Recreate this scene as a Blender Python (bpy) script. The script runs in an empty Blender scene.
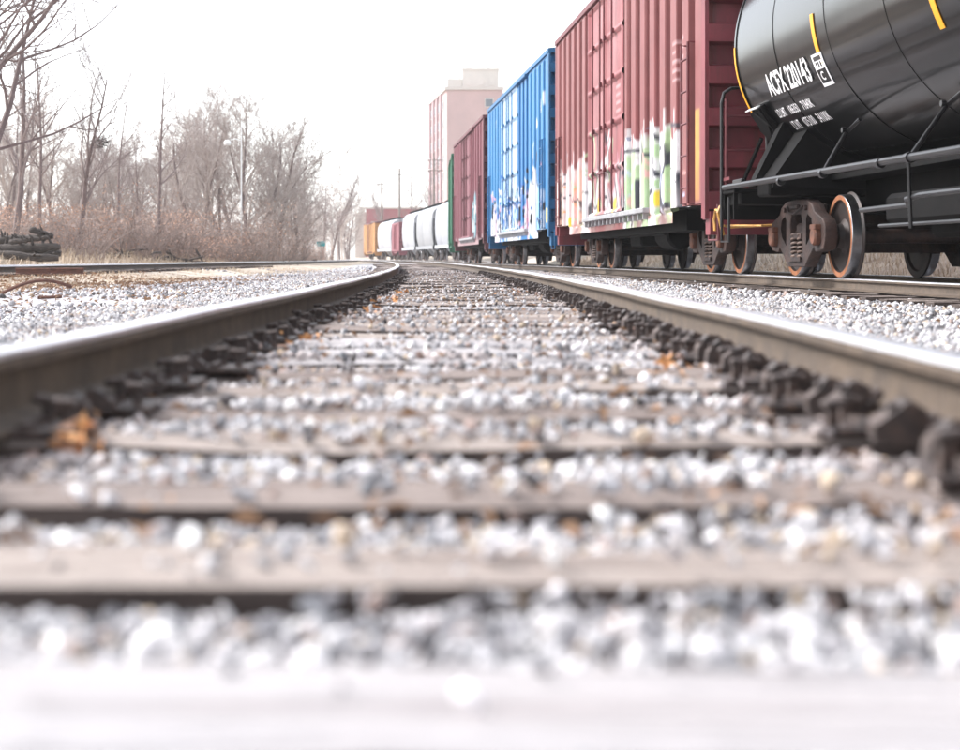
import bpy, math, random
import numpy as np
from mathutils import Vector, Matrix
R = math.radians
sc = bpy.context.scene
COL = sc.collection

# ------------------------------------------------------------ camera, sky, sun, exposure
cam_d = bpy.data.cameras.new('camera'); cam = bpy.data.objects.new('camera', cam_d); COL.objects.link(cam)
cam.location = (0, 0, 0.147); cam.rotation_euler = (R(90), 0, 0)      # z = 0 is the top of the near rails
cam_d.sensor_width = 36; cam_d.lens = 57.4; cam_d.shift_y = -0.1219
cam_d.clip_start = 0.05; cam_d.clip_end = 6000
cam_d.dof.use_dof = True; cam_d.dof.focus_distance = 17.5; cam_d.dof.aperture_fstop = 3.0
sc.camera = cam
SUN_EL, SUN_AZ = 42, 288          # azimuth the sun stands at, clockwise from +Y
w = bpy.data.worlds.new('World'); sc.world = w; w.use_nodes = True
nt = w.node_tree; bg = nt.nodes['Background']
sky = nt.nodes.new('ShaderNodeTexSky'); sky.sky_type = 'NISHITA'; sky.sun_disc = False
sky.sun_elevation = R(SUN_EL); sky.sun_rotation = R(SUN_AZ)
sky.air_density = 1.1; sky.dust_density = 1.2
hsv = nt.nodes.new('ShaderNodeHueSaturation'); hsv.inputs['Saturation'].default_value = 0.27
nt.links.new(sky.outputs[0], hsv.inputs['Color']); nt.links.new(hsv.outputs[0], bg.inputs[0])
bg.inputs[1].default_value = 0.105
sun_d = bpy.data.lights.new('sun', 'SUN'); sun_d.energy = 1.5; sun_d.angle = R(14); sun_d.color = (1, .985, .97)
sun = bpy.data.objects.new('sun', sun_d); COL.objects.link(sun)
sdir = Vector((math.sin(R(SUN_AZ)) * math.cos(R(SUN_EL)), math.cos(R(SUN_AZ)) * math.cos(R(SUN_EL)), math.sin(R(SUN_EL))))
sun.rotation_euler = sdir.to_track_quat('Z', 'Y').to_euler()
vs = sc.view_settings
vs.view_transform = 'Standard'; vs.look = 'None'; vs.gamma = 1; vs.use_curve_mapping = False
vs.exposure = 2.1
sc.render.engine = 'CYCLES'
sc.cycles.volume_step_rate = 4; sc.cycles.volume_max_steps = 64

# ------------------------------------------------------------ materials
MATS = {}
def mat(name, col, rough=.7, metal=0., col2=None, scale=4., detail=6., lo=.35, hi=.65, bump=0., bscale=None,
        attr=None, spec=.5, stretch=None, coat=0., streak=None):
    if name in MATS: return MATS[name]
    m = bpy.data.materials.new(name); m.use_nodes = True; n = m.node_tree; L = n.links
    b = n.nodes['Principled BSDF']
    b.inputs['Roughness'].default_value = rough; b.inputs['Metallic'].default_value = metal
    b.inputs['Specular IOR Level'].default_value = spec; b.inputs['Coat Weight'].default_value = coat
    tc = n.nodes.new('ShaderNodeTexCoord'); mp = n.nodes.new('ShaderNodeMapping')
    L.new(tc.outputs['Object'], mp.inputs[0])
    if stretch: mp.inputs['Scale'].default_value = stretch
    out = None
    if attr:
        a = n.nodes.new('ShaderNodeAttribute'); a.attribute_name = attr; out = a.outputs['Color']
    if col2 is not None:
        nz = n.nodes.new('ShaderNodeTexNoise'); nz.inputs['Scale'].default_value = scale
        nz.inputs['Detail'].default_value = detail; nz.inputs['Roughness'].default_value = .65
        L.new(mp.outputs[0], nz.inputs['Vector'])
        mr = n.nodes.new('ShaderNodeMapRange'); mr.inputs[1].default_value = lo; mr.inputs[2].default_value = hi
        L.new(nz.outputs['Fac'], mr.inputs[0])
        mx = n.nodes.new('ShaderNodeMix'); mx.data_type = 'RGBA'
        L.new(mr.outputs[0], mx.inputs[0])
        mx.inputs[7].default_value = (*col2, 1)
        if out is not None:
            mx.blend_type = 'MULTIPLY'; L.new(out, mx.inputs[6])
        else: mx.inputs[6].default_value = (*col, 1)
        out = mx.outputs[2]
    if streak:                                                        # vertical dirt and rust runs
        c3, sc3, lo3, hi3 = streak
        mp2 = n.nodes.new('ShaderNodeMapping'); mp2.inputs['Scale'].default_value = (sc3, sc3, sc3 * .07)
        L.new(tc.outputs['Object'], mp2.inputs[0])
        nz2 = n.nodes.new('ShaderNodeTexNoise'); nz2.inputs['Scale'].default_value = 1.; nz2.inputs['Detail'].default_value = 8
        nz2.inputs['Roughness'].default_value = .7
        L.new(mp2.outputs[0], nz2.inputs['Vector'])
        mr2 = n.nodes.new('ShaderNodeMapRange'); mr2.inputs[1].default_value = lo3; mr2.inputs[2].default_value = hi3
        L.new(nz2.outputs['Fac'], mr2.inputs[0])
        mx2 = n.nodes.new('ShaderNodeMix'); mx2.data_type = 'RGBA'; L.new(mr2.outputs[0], mx2.inputs[0])
        if out is not None: L.new(out, mx2.inputs[6])
        else: mx2.inputs[6].default_value = (*col, 1)
        mx2.inputs[7].default_value = (*c3, 1); out = mx2.outputs[2]
    if out is not None: L.new(out, b.inputs['Base Color'])
    else: b.inputs['Base Color'].default_value = (*col, 1)
    if bump:
        nb = n.nodes.new('ShaderNodeTexNoise'); nb.inputs['Scale'].default_value = bscale or scale * 3
        nb.inputs['Detail'].default_value = 8; L.new(mp.outputs[0], nb.inputs['Vector'])
        bp = n.nodes.new('ShaderNodeBump'); bp.inputs['Strength'].default_value = bump; bp.inputs['Distance'].default_value = .02
        L.new(nb.outputs['Fac'], bp.inputs['Height']); L.new(bp.outputs[0], b.inputs['Normal'])
    MATS[name] = m; return m

m_railside = mat('rail_brown_rust', (.050, .034, .024), .75, .0, (.095, .064, .042), 9, bump=.3, bscale=60)
m_railhead = mat('rail_polished_steel', (.82, .81, .84), .33, 1., (.60, .57, .58), 5, stretch=(30, 1, 30))
m_railold = mat('rail_old_rust', (.16, .07, .05), .9, 0, (.09, .045, .035), 12, bump=.4, bscale=50)
m_anchor = mat('anchor_dark_iron', (.035, .028, .027), .6, .2, (.085, .055, .045), 30, bump=.4, bscale=80)
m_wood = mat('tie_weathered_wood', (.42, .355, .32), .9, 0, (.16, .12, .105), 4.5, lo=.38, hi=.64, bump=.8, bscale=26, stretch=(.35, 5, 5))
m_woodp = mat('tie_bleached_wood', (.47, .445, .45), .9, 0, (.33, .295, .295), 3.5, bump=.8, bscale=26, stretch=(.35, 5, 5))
m_side = mat('tie_creosote_shade_side', (.045, .032, .028), .9, 0, (.12, .09, .078), 3.5, bump=.8, bscale=26, stretch=(.35, 5, 5))  # creosote colour, with the shadow line under the tie edges painted in
m_woodd = mat('tie_dark_wood', (.32, .26, .235), .9, 0, (.12, .09, .08), 4.5, bump=.8, bscale=26, stretch=(.35, 5, 5))
m_stone = mat('ballast_stone', (1, 1, 1), .85, 0, (.72, .70, .72), 30, attr='Col', bump=.35, bscale=90, spec=.3)
m_red = mat('boxcar_red_paint', (1, 1, 1), .55, 0, (.80, .74, .74), 1.3, attr='Col', streak=((.13, .055, .05), 5, .56, .78), spec=.4)
m_redend = mat('boxcar_red_end', (.20, .032, .042), .55, 0, (.13, .022, .03), 1.5, streak=((.09, .03, .026), 6, .5, .75))
m_redtrim = mat('boxcar_red_trim', (.15, .028, .034), .6, 0, (.09, .02, .025), 6)
m_blue = mat('boxcar_blue_paint', (1, 1, 1), .5, 0, (.82, .84, .9), 1.3, attr='Col', streak=((.05, .075, .13), 5, .6, .85), spec=.4)
m_blueend = mat('boxcar_blue_end', (.007, .115, .27), .55, 0, (.005, .08, .19), 2)
m_maroon = mat('boxcar_maroon_paint', (1, 1, 1), .7, 0, (.8, .76, .78), 1.3, attr='Col', streak=((.07, .03, .04), 5, .56, .8), spec=.3)
m_maroonend = mat('boxcar_maroon_end', (.13, .045, .055), .7, 0, (.09, .03, .035), 2)
m_green = mat('boxcar_green_paint', (.03, .15, .085), .6, 0, (.02, .11, .06), 2)
m_orange = mat('boxcar_orange_paint', (.46, .24, .09), .6, 0, (.38, .18, .06), 2)
m_rose = mat('boxcar_rose_paint', (.28, .09, .11), .6, 0, (.20, .06, .08), 2)
m_hop = mat('hopper_white_paint', (.36, .37, .40), .55, 0, (.28, .29, .32), 1.5, streak=((.16, .16, .17), 3, .55, .85))
m_hopg = mat('hopper_grey_paint', (.28, .285, .30), .55, 0, (.22, .225, .24), 1.5, streak=((.14, .13, .13), 3, .55, .85))
m_roof = mat('galvanised_roof', (.42, .42, .44), .5, .3, (.30, .29, .30), 2)
m_black = mat('tank_black_paint', (.0025, .0025, .003), .40, 0, (.004, .004, .004), 1.2, bump=.08, bscale=2.0, coat=.75, spec=.08)
m_black.node_tree.nodes['Principled BSDF'].inputs['Coat Roughness'].default_value = .13
m_frame = mat('underframe_black', (.0025, .0022, .0024), .7, 0, (.006, .005, .005), 5, spec=.1)
m_pipe = mat('handrail_black_steel', (.008, .008, .010), .38, .2, (.018, .016, .017), 5)
m_truck = mat('truck_cast_steel', (.022, .017, .017), .6, .1, (.060, .034, .028), 5, bump=.4, bscale=40, spec=.25)
m_dust = mat('truck_dusty_steel', (.10, .085, .08), .85, .0, (.055, .045, .042), 6, bump=.4, bscale=40)
m_wheel = mat('wheel_dark_steel', (.018, .014, .014), .6, .2, (.04, .024, .02), 6)
m_tread = mat('wheel_tread_steel', (.45, .46, .48), .28, 1., (.3, .29, .3), 8)
m_rim = mat('wheel_rim_rust', (.32, .12, .045), .85, 0, (.2, .075, .035), 14)
m_cap = mat('bearing_cap_rust', (.15, .05, .025), .85, 0, (.07, .035, .025), 14)
m_spring = mat('spring_steel', (.07, .05, .045), .6, .2, (.12, .07, .05), 10)
m_yellow = mat('reflective_yellow', (.74, .33, .012), .5)
m_oyel = mat('cut_lever_yellow', (.60, .30, .06), .6, 0, (.30, .16, .05), 12)
m_white = mat('lettering_white', (.78, .76, .77), .6)
m_pale = mat('lamp_head_white', (.75, .75, .76), .4)
m_bark = mat('bark_grey_brown', (.14, .10, .095), .9, 0, (.21, .16, .15), 8)
m_twig = mat('twig_brown', (.32, .27, .25), .9, 0, (.44, .38, .355), 3)
m_twigd = mat('twig_grey_brown', (.19, .15, .145), .9, 0, (.28, .225, .215), 3)
m_twigp = mat('brush_pinkish_twigs', (.38, .30, .265), .9, 0, (.18, .135, .12), .9)
m_leaf = mat('dead_leaf_orange', (.46, .17, .06), .75, 0, (.60, .32, .13), 25)
m_leafp = mat('dead_leaf_tan', (.60, .38, .27), .8, 0, (.46, .25, .17), 2)
m_straw = mat('dry_straw', (.64, .53, .40), .9, 0, (.40, .30, .22), 1.5)
m_litter = mat('litter_brown', (.20, .11, .06), .9, 0, (.34, .20, .12), 3)
m_log = mat('old_timber_dark', (.035, .028, .026), .95, 0, (.10, .08, .07), 8, stretch=(1, 4, 4), bump=.6, bscale=30)
m_brick = mat('tower_pink_brick', (.48, .335, .325), .9, 0, (.40, .285, .28), .15)
m_brick2 = mat('low_building_red', (.33, .12, .13), .9, 0, (.28, .11, .12), .2)
m_brickshade = mat('tower_brick_shade_strip', (.30, .19, .20), .9, 0, (.26, .165, .17), .15)  # darker strips that put the left face's shade into the brick colour
m_pent = mat('penthouse_pale_panel', (.60, .57, .52), .8, 0, (.52, .50, .46), .3)
m_glass = mat('window_glass', (.10, .12, .15), .15)
m_conc = mat('concrete_trim', (.50, .46, .43), .85)
m_pole = mat('pole_wood', (.20, .16, .14), .9, 0, (.15, .12, .11), 4)
m_galv = mat('galvanised_pole', (.66, .66, .66), .5, .1)
m_teal = mat('sign_teal', (.03, .28, .30), .5)

# ------------------------------------------------------------ mesh helpers
class MB:
    def __init__(s): s.v = []; s.f = []; s.fm = []; s.cur = 0
    def add(s, vs_, fs, M=None):
        o = len(s.v)
        if M is not None: vs_ = [tuple(M @ Vector(p)) for p in vs_]
        s.v += [tuple(p) for p in vs_]; s.f += [tuple(i + o for i in f) for f in fs]; s.fm += [s.cur] * len(fs)
        return s
    def box(s, c, d, M=None, bev=0.0):
        x, y, z = [a / 2 for a in d]; cx, cy, cz = c
        if bev <= 0:
            vs_ = [(cx + i * x, cy + j * y, cz + k * z) for i in (-1, 1) for j in (-1, 1) for k in (-1, 1)]
            return s.add(vs_, [(0, 1, 3, 2), (4, 6, 7, 5), (0, 4, 5, 1), (2, 3, 7, 6), (0, 2, 6, 4), (1, 5, 7, 3)], M)
        b = min(bev, x * .9, y * .9, z * .9)                          # chamfered box: three shrunken face rings
        vs_ = []
        for i in (-1, 1):
            for j in (-1, 1):
                for k in (-1, 1):
                    vs_ += [(cx + i * x, cy + j * (y - b), cz + k * (z - b)), (cx + i * (x - b), cy + j * y, cz + k * (z - b)), (cx + i * (x - b), cy + j * (y - b), cz + k * z)]
        I = lambda i, j, k, a: ((i > 0) * 4 + (j > 0) * 2 + (k > 0)) * 3 + a
        fs = []
        for t in (-1, 1):
            fs.append([I(t, -1, -1, 0), I(t, 1, -1, 0), I(t, 1, 1, 0), I(t, -1, 1, 0)])
            fs.append([I(-1, t, -1, 1), I(-1, t, 1, 1), I(1, t, 1, 1), I(1, t, -1, 1)])
            fs.append([I(-1, -1, t, 2), I(1, -1, t, 2), I(1, 1, t, 2), I(-1, 1, t, 2)])
        for a in (-1, 1):
            for c2 in (-1, 1):
                fs.append([I(a, c2, -1, 0), I(a, c2, 1, 0), I(a, c2, 1, 1), I(a, c2, -1, 1)])
                fs.append([I(a, -1, c2, 0), I(a, 1, c2, 0), I(a, 1, c2, 2), I(a, -1, c2, 2)])
                fs.append([I(-1, a, c2, 1), I(1, a, c2, 1), I(1, a, c2, 2), I(-1, a, c2, 2)])
        for i in (-1, 1):
            for j in (-1, 1):
                for k in (-1, 1): fs.append([I(i, j, k, 0), I(i, j, k, 1), I(i, j, k, 2)])
        return s.add(vs_, fs, M)
    def tube(s, pts, r, k=8, cap=True, M=None):
        pts = [Vector(p) for p in pts]; n = len(pts)
        rs = list(r) if hasattr(r, '__len__') else [r] * n
        vs_ = []; fs = []; up = None
        for i, p in enumerate(pts):
            t = (pts[min(i + 1, n - 1)] - pts[max(i - 1, 0)])
            t = t.normalized() if t.length > 1e-9 else Vector((0, 0, 1))
            if up is None: up = t.orthogonal().normalized()
            u = (up - t * up.dot(t)); u = u.normalized() if u.length > 1e-6 else t.orthogonal().normalized()
            up = u; v = t.cross(u)
            for a in range(k):
                an = 2 * math.pi * a / k; vs_.append(p + (u * math.cos(an) + v * math.sin(an)) * rs[i])
        for i in range(n - 1):
            for a in range(k):
                b = (a + 1) % k; fs.append((i * k + a, i * k + b, (i + 1) * k + b, (i + 1) * k + a))
        if cap and k > 2: fs += [tuple(range(k - 1, -1, -1)), tuple((n - 1) * k + a for a in range(k))]
        return s.add(vs_, fs, M)
    def lathe(s, prof, k=32, axis='y', M=None, close=False, caps=True):  # prof: (distance along axis, radius)
        vs_ = []; fs = []; n = len(prof)
        for (h, r) in prof:
            for a in range(k):
                an = 2 * math.pi * a / k; c, d = r * math.cos(an), r * math.sin(an)
                vs_.append({'y': (c, h, d), 'x': (h, c, d), 'z': (c, d, h)}[axis])
        for i in range(n - (0 if close else 1)):
            for a in range(k):
                b = (a + 1) % k; j = (i + 1) % n
                fs.append((i * k + a, i * k + b, j * k + b, j * k + a))
        if not close and caps: fs += [tuple(range(k)), tuple((n - 1) * k + a for a in range(k))]
        return s.add(vs_, fs, M)
    def prism(s, poly, y0, y1, M=None):                               # poly in x,z extruded over y
        n = len(poly)
        vs_ = [(x, y0, z) for x, z in poly] + [(x, y1, z) for x, z in poly]
        fs = [tuple(range(n)), tuple(range(2 * n - 1, n - 1, -1))] + [(i, i + n, (i + 1) % n + n, (i + 1) % n) for i in range(n)]
        return s.add(vs_, fs, M)
    def prismx(s, poly, x0, x1, M=None):                              # poly in y,z extruded over x
        n = len(poly)
        vs_ = [(x0, y, z) for y, z in poly] + [(x1, y, z) for y, z in poly]
        fs = [tuple(range(n)), tuple(range(2 * n - 1, n - 1, -1))] + [(i, i + n, (i + 1) % n + n, (i + 1) % n) for i in range(n)]
        return s.add(vs_, fs, M)
    def mesh(s, name, mats, smooth=False):
        me = bpy.data.meshes.new(name); me.from_pydata(s.v, [], s.f)
        for m in (mats if isinstance(mats, (list, tuple)) else [mats]): me.materials.append(m)
        if len(me.materials) > 1: me.polygons.foreach_set('material_index', s.fm)
        fix(me)
        if smooth: shade(me, smooth)
        me.update(); return me
    def build(s, name, mats, parent=None, loc=None, smooth=False):
        return link(name, s.mesh(name, mats, smooth), parent, loc)
import bmesh
def fix(me):
    bm = bmesh.new(); bm.from_mesh(me); bmesh.ops.recalc_face_normals(bm, faces=bm.faces); bm.to_mesh(me); bm.free()
def shade(me, ang):
    me.polygons.foreach_set('use_smooth', [True] * len(me.polygons))
    a = R(35 if ang is True else ang)
    bm = bmesh.new(); bm.from_mesh(me)
    for e in bm.edges:
        if len(e.link_faces) == 2 and e.calc_face_angle(0) > a: e.smooth = False
    bm.to_mesh(me); bm.free()
def link(name, data, parent=None, loc=None):
    o = bpy.data.objects.new(name, data); COL.objects.link(o)
    if parent: o.parent = parent
    if loc is not None: o.location = loc
    return o
def tag(o, label=None, cat=None, group=None, kind=None):
    for k, v in (('label', label), ('category', cat), ('group', group), ('kind', kind)):
        if v: o[k] = v
    return o
def empty(name, loc=(0, 0, 0), rz=0.):
    o = bpy.data.objects.new(name, None); COL.objects.link(o); o.location = loc; o.rotation_euler = (0, 0, rz); return o
def np_mesh(name, V, F, mats, colors=None, smooth=False, quad=False, mi=None):
    me = bpy.data.meshes.new(name); k = 4 if quad else 3
    me.vertices.add(len(V)); me.vertices.foreach_set('co', np.asarray(V, np.float32).ravel())
    me.loops.add(len(F) * k); me.loops.foreach_set('vertex_index', np.asarray(F, np.int32).ravel())
    me.polygons.add(len(F)); me.polygons.foreach_set('loop_start', np.arange(0, len(F) * k, k, dtype=np.int32))
    me.polygons.foreach_set('loop_total', np.full(len(F), k, np.int32))
    for m in (mats if isinstance(mats, (list, tuple)) else [mats]): me.materials.append(m)
    if mi is not None: me.polygons.foreach_set('material_index', np.asarray(mi, np.int32))
    if smooth: me.polygons.foreach_set('use_smooth', [True] * len(F))
    me.update(calc_edges=True)
    if colors is not None:
        ca = me.color_attributes.new('Col', 'FLOAT_COLOR', 'POINT')
        ca.data.foreach_set('color', np.c_[colors, np.ones(len(colors))].astype(np.float32).ravel())
    return me

# ------------------------------------------------------------ lines of the three tracks and the lie of the land
def spline(xs, ys):
    xs = np.array(xs, float); ys = np.array(ys, float); m = np.gradient(ys, xs)
    def f(q):
        q = np.asarray(q, float); i = np.clip(np.searchsorted(xs, q) - 1, 0, len(xs) - 2)
        h = xs[i + 1] - xs[i]; t = (q - xs[i]) / h
        r = (2 * t**3 - 3 * t**2 + 1) * ys[i] + (t**3 - 2 * t**2 + t) * h * m[i] + (-2 * t**3 + 3 * t**2) * ys[i + 1] + (t**3 - t**2) * h * m[i + 1]
        return r
    return f
main = spline([-8, 0, 3, 8, 12.5, 25, 40, 60, 80, 100, 130, 170, 240], [-.04, -.04, -.045, -.09, -.18, -.62, -1.42, -2.75, -4.4, -6.5, -10.6, -17.5, -31])
train = spline([-12, 0, 20, 35.2, 52, 68, 84, 112, 140, 172, 200, 260], [6.87, 5.97, 4.47, 3.33, 1.82, .42, -.12, -.75, -4.3, -8.9, -13.6, -25])
left = spline([-8, 10, 28, 50, 75, 100, 130], [-12.4, -11.2, -10.3, -9.6, -9.3, -9.55, -10.6])
def noise2(x, y, seed=0, sc_=1.0):
    rg = np.random.RandomState(seed); v = 0; a = 1.; tot = 0
    for o in range(4):
        for _ in range(3):
            th = rg.rand() * 6.28; fr = sc_ * (1.9 ** o) * (.7 + .6 * rg.rand())
            v = v + a * np.sin(fr * (x * math.cos(th) + y * math.sin(th)) + rg.rand() * 6.28); tot += a
        a *= .6
    return v / tot * 2
def sm(a, b, x):
    t = np.clip((x - a) / (b - a), 0, 1); return t * t * (3 - 2 * t)
def gh(x, y):
    x = np.asarray(x, float); y = np.asarray(y, float)
    yc = np.clip(y, -8, 240)
    dm = np.abs(x - main(yc)); dt = np.abs(x - train(np.clip(y, -12, 260))); dl = np.abs(x - left(np.clip(y, -8, 130)))
    z = -.36 + .03 * noise2(x, y, 3, .9)
    z = z * sm(1.7, 3.4, dm) + (-.205) * (1 - sm(1.7, 3.4, dm))
    t = 1 - sm(1.5, 2.6, dt); z = z * (1 - t) + (-.275) * t
    t = 1 - sm(1.2, 2.6, dl); z = z * (1 - t) + (-.215) * t
    z = z + sm(-12.5, -19, x - (left(np.clip(y, -8, 130)) + 10)) * .0
    z = z + sm(1.8, 5.5, left(np.clip(y, -8, 130)) - x) * .55 * sm(150, 90, y)
    tr = train(np.clip(y, -12, 260)); z = z + sm(2.4, 6.0, x - tr) * .75
    return z + sm(260, 900, y) * 1.2

gx = np.unique(np.r_[np.arange(-26, 16, .35), -26 - np.cumsum(np.geomspace(.6, 220, 26)), 16 + np.cumsum(np.geomspace(.6, 220, 26))])
gy = np.unique(np.r_[np.arange(-12, 70, .5), 70 + np.cumsum(np.geomspace(.7, 190, 34)), -12 - np.cumsum(np.geomspace(.8, 120, 12))])
GX, GY = np.meshgrid(gx, gy); GZ = gh(GX, GY)
ny, nx = GX.shape; idx = np.arange(ny * nx).reshape(ny, nx)
F = np.stack([idx[:-1, :-1], idx[:-1, 1:], idx[1:, 1:], idx[1:, :-1]], -1).reshape(-1, 4)
xx, yy = GX.ravel(), GY.ravel()
yc = np.clip(yy, -8, 130)
dL = xx - left(yc); dM = xx - main(np.clip(yy, -8, 240)); dT = xx - train(np.clip(yy, -12, 260))
straw = (1 - sm(2.0, 3.8, np.abs(dL + .3))) + sm(1.5, 3, -dL) + sm(2.2, 3.4, dT)
straw = np.clip(straw, 0, 1)
gcol = np.stack([straw, straw, straw], -1)
gm = bpy.data.materials.new('ground_gravel_and_straw'); gm.use_nodes = True; n = gm.node_tree; L = n.links
b = n.nodes['Principled BSDF']; b.inputs['Roughness'].default_value = .95
tc = n.nodes.new('ShaderNodeTexCoord')
def vor(scale):
    v = n.nodes.new('ShaderNodeTexVoronoi'); v.inputs['Scale'].default_value = scale; L.new(tc.outputs['Object'], v.inputs['Vector']); return v
v1 = vor(22)
cr = n.nodes.new('ShaderNodeValToRGB'); L.new(v1.outputs['Color'], cr.inputs[0])
el = cr.color_ramp.elements; el[0].color = (.10, .10, .115, 1); el[1].color = (.60, .58, .59, 1); el.new(.45).color = (.36, .34, .35, 1)
nz = n.nodes.new('ShaderNodeTexNoise'); nz.inputs['Scale'].default_value = 1.1; nz.inputs['Detail'].default_value = 10; nz.inputs['Roughness'].default_value = .7
L.new(tc.outputs['Object'], nz.inputs['Vector'])
cs = n.nodes.new('ShaderNodeValToRGB'); L.new(nz.outputs[0], cs.inputs[0])
el = cs.color_ramp.elements; el[0].position = .3; el[0].color = (.20, .14, .11, 1); el[1].position = .62; el[1].color = (.62, .53, .43, 1)
at = n.nodes.new('ShaderNodeAttribute'); at.attribute_name = 'Col'
ad = n.nodes.new('ShaderNodeMath'); ad.operation = 'ADD'; L.new(at.outputs['Fac'], ad.inputs[0])
nz3 = n.nodes.new('ShaderNodeTexNoise'); nz3.inputs['Scale'].default_value = .8; nz3.inputs['Detail'].default_value = 8; L.new(tc.outputs['Object'], nz3.inputs['Vector'])
L.new(nz3.outputs[0], ad.inputs[1])
mr = n.nodes.new('ShaderNodeMapRange'); mr.inputs[1].default_value = .8; mr.inputs[2].default_value = 1.05; L.new(ad.outputs[0], mr.inputs[0])
mx = n.nodes.new('ShaderNodeMix'); mx.data_type = 'RGBA'; L.new(mr.outputs[0], mx.inputs[0]); L.new(cr.outputs[0], mx.inputs[6]); L.new(cs.outputs[0], mx.inputs[7])
L.new(mx.outputs[2], b.inputs['Base Color'])
bp = n.nodes.new('ShaderNodeBump'); bp.inputs['Distance'].default_value = .03; bp.inputs['Strength'].default_value = .8
L.new(v1.outputs['Distance'], bp.inputs['Height']); bp.invert = True; L.new(bp.outputs[0], b.inputs['Normal'])
gme = np_mesh('ground', np.c_[xx, yy, GZ.ravel()], F, gm, gcol, smooth=True, quad=True)
tag(link('ground', gme), kind='structure')

# ------------------------------------------------------------ rails
def heading(fn, y):
    y = np.asarray(y, float); s = (fn(y + .05) - fn(y - .05)) / .1; return s
RP = [(-.065, -.131), (.065, -.131), (.065, -.122), (.012, -.106), (.009, -.102), (.009, -.042), (.034, -.034), (.036, -.014), (.030, -.004), (.018, -.0005),
      (-.018, -.0005), (-.030, -.004), (-.036, -.014), (-.034, -.034), (-.009, -.042), (-.009, -.102), (-.012, -.106), (-.065, -.122)]
def rail(fn, off, y0, y1, ztop, mats, label, group=None, worn=0):
    ys = np.unique(np.r_[np.arange(y0, min(y1, 30), .25), np.arange(max(y0, min(y1, 30)), y1 + .01, 1.0)])
    s = heading(fn, ys); nrm = np.sqrt(1 + s * s); nxv, nyv = 1 / nrm, -s / nrm
    cx, cy = fn(ys), ys
    P = np.array(RP); k = len(P)
    wob = .0018 * np.sin(ys * 1.7 + off * 9)
    V = np.zeros((len(ys), k, 3))
    for j, (l, z) in enumerate(RP):
        V[:, j, 0] = cx + nxv * (off + l); V[:, j, 1] = cy + nyv * (off + l); V[:, j, 2] = z + ztop + wob
    V = V.reshape(-1, 3); F = []; mi = []
    for i in range(len(ys) - 1):
        for j in range(k):
            jj = (j + 1) % k; F.append((i * k + j, i * k + jj, (i + 1) * k + jj, (i + 1) * k + j)); mi.append(1 if j in (7, 8, 9, 10, 11) else 0)
    o = link('rail', np_mesh('rail', V, F, mats, quad=True, mi=mi))
    shade(o.data, 40); return tag(o, label, 'rail', group)
G = .753
railL = rail(main, -G, -4, 150, 0, [m_railside, m_railhead], 'shiny steel rail sweeping along the left side of the near blurred track', 'rails of the near track')
GR = .782
railR = rail(main, GR, -4, 150, 0, [m_railside, m_railhead], 'shiny steel rail along the right side of the near blurred track', 'rails of the near track')
rail(train, -G, -8, 230, -.073, [m_railside, m_railhead], 'brown rail under the near side wheels of the freight train', 'rails under the freight train')
rail(train, G, -8, 230, -.073, [m_railside, m_railhead], 'brown rail under the far side wheels of the freight train', 'rails under the freight train')
rail(left, -G, 4, 129, -.01, [m_railside, m_railhead], 'farther rail of the straw covered left track, next to the bare trees', 'rails of the left track')
rail(left, G, 4, 129, -.01, [m_railside, m_railhead], 'nearer rail of the straw covered left track, beside the gravel', 'rails of the left track')

# rail anchors: dark wedges clipped to the inner foot of the two near rails
def anchor_mesh(seed):
    rg = random.Random(seed); mb = MB()
    j = lambda a: a + rg.uniform(-.006, .006)
    # clip body gripping the foot, with a raised pointed jaw
    prof = [(-.045, -.02), (.05, -.02), (.05, .012), (.022, .030), (.006, .052), (-.022, .046), (-.045, .018)]
    mb.prismx([(j(a), j(b)) for a, b in prof], -.028, .028)
    mb.box((0, .0, .03), (.03, .06, .02), Matrix.Rotation(rg.uniform(-.4, .4), 4, 'X'))
    mb.tube([(-.03, -.03, .0), (-.02, -.05, .02), (.02, -.052, .02), (.035, -.03, 0)], .011, 6)
    return mb.mesh('rail_anchor', m_anchor)
AM = [anchor_mesh(i) for i in range(5)]
def spike_mesh(seed):
    mb = MB(); rg = random.Random(seed)
    mb.box((0, 0, -.02), (.017, .017, .07)); mb.box((.006, 0, .02), (.040, .032, .014), Matrix.Rotation(rg.uniform(-.15, .15), 4, 'Y'), bev=.004)
    return mb.mesh('spike', m_anchor)
SM = [spike_mesh(i) for i in range(3)]
pm = MB(); pm.box((0, 0, 0), (.36, .19, .014), bev=.003); pm.box((-.09, 0, .011), (.02, .185, .012)); pm.box((.09, 0, .011), (.02, .185, .012))
PM = pm.mesh('tie_plate', m_anchor)

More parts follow.
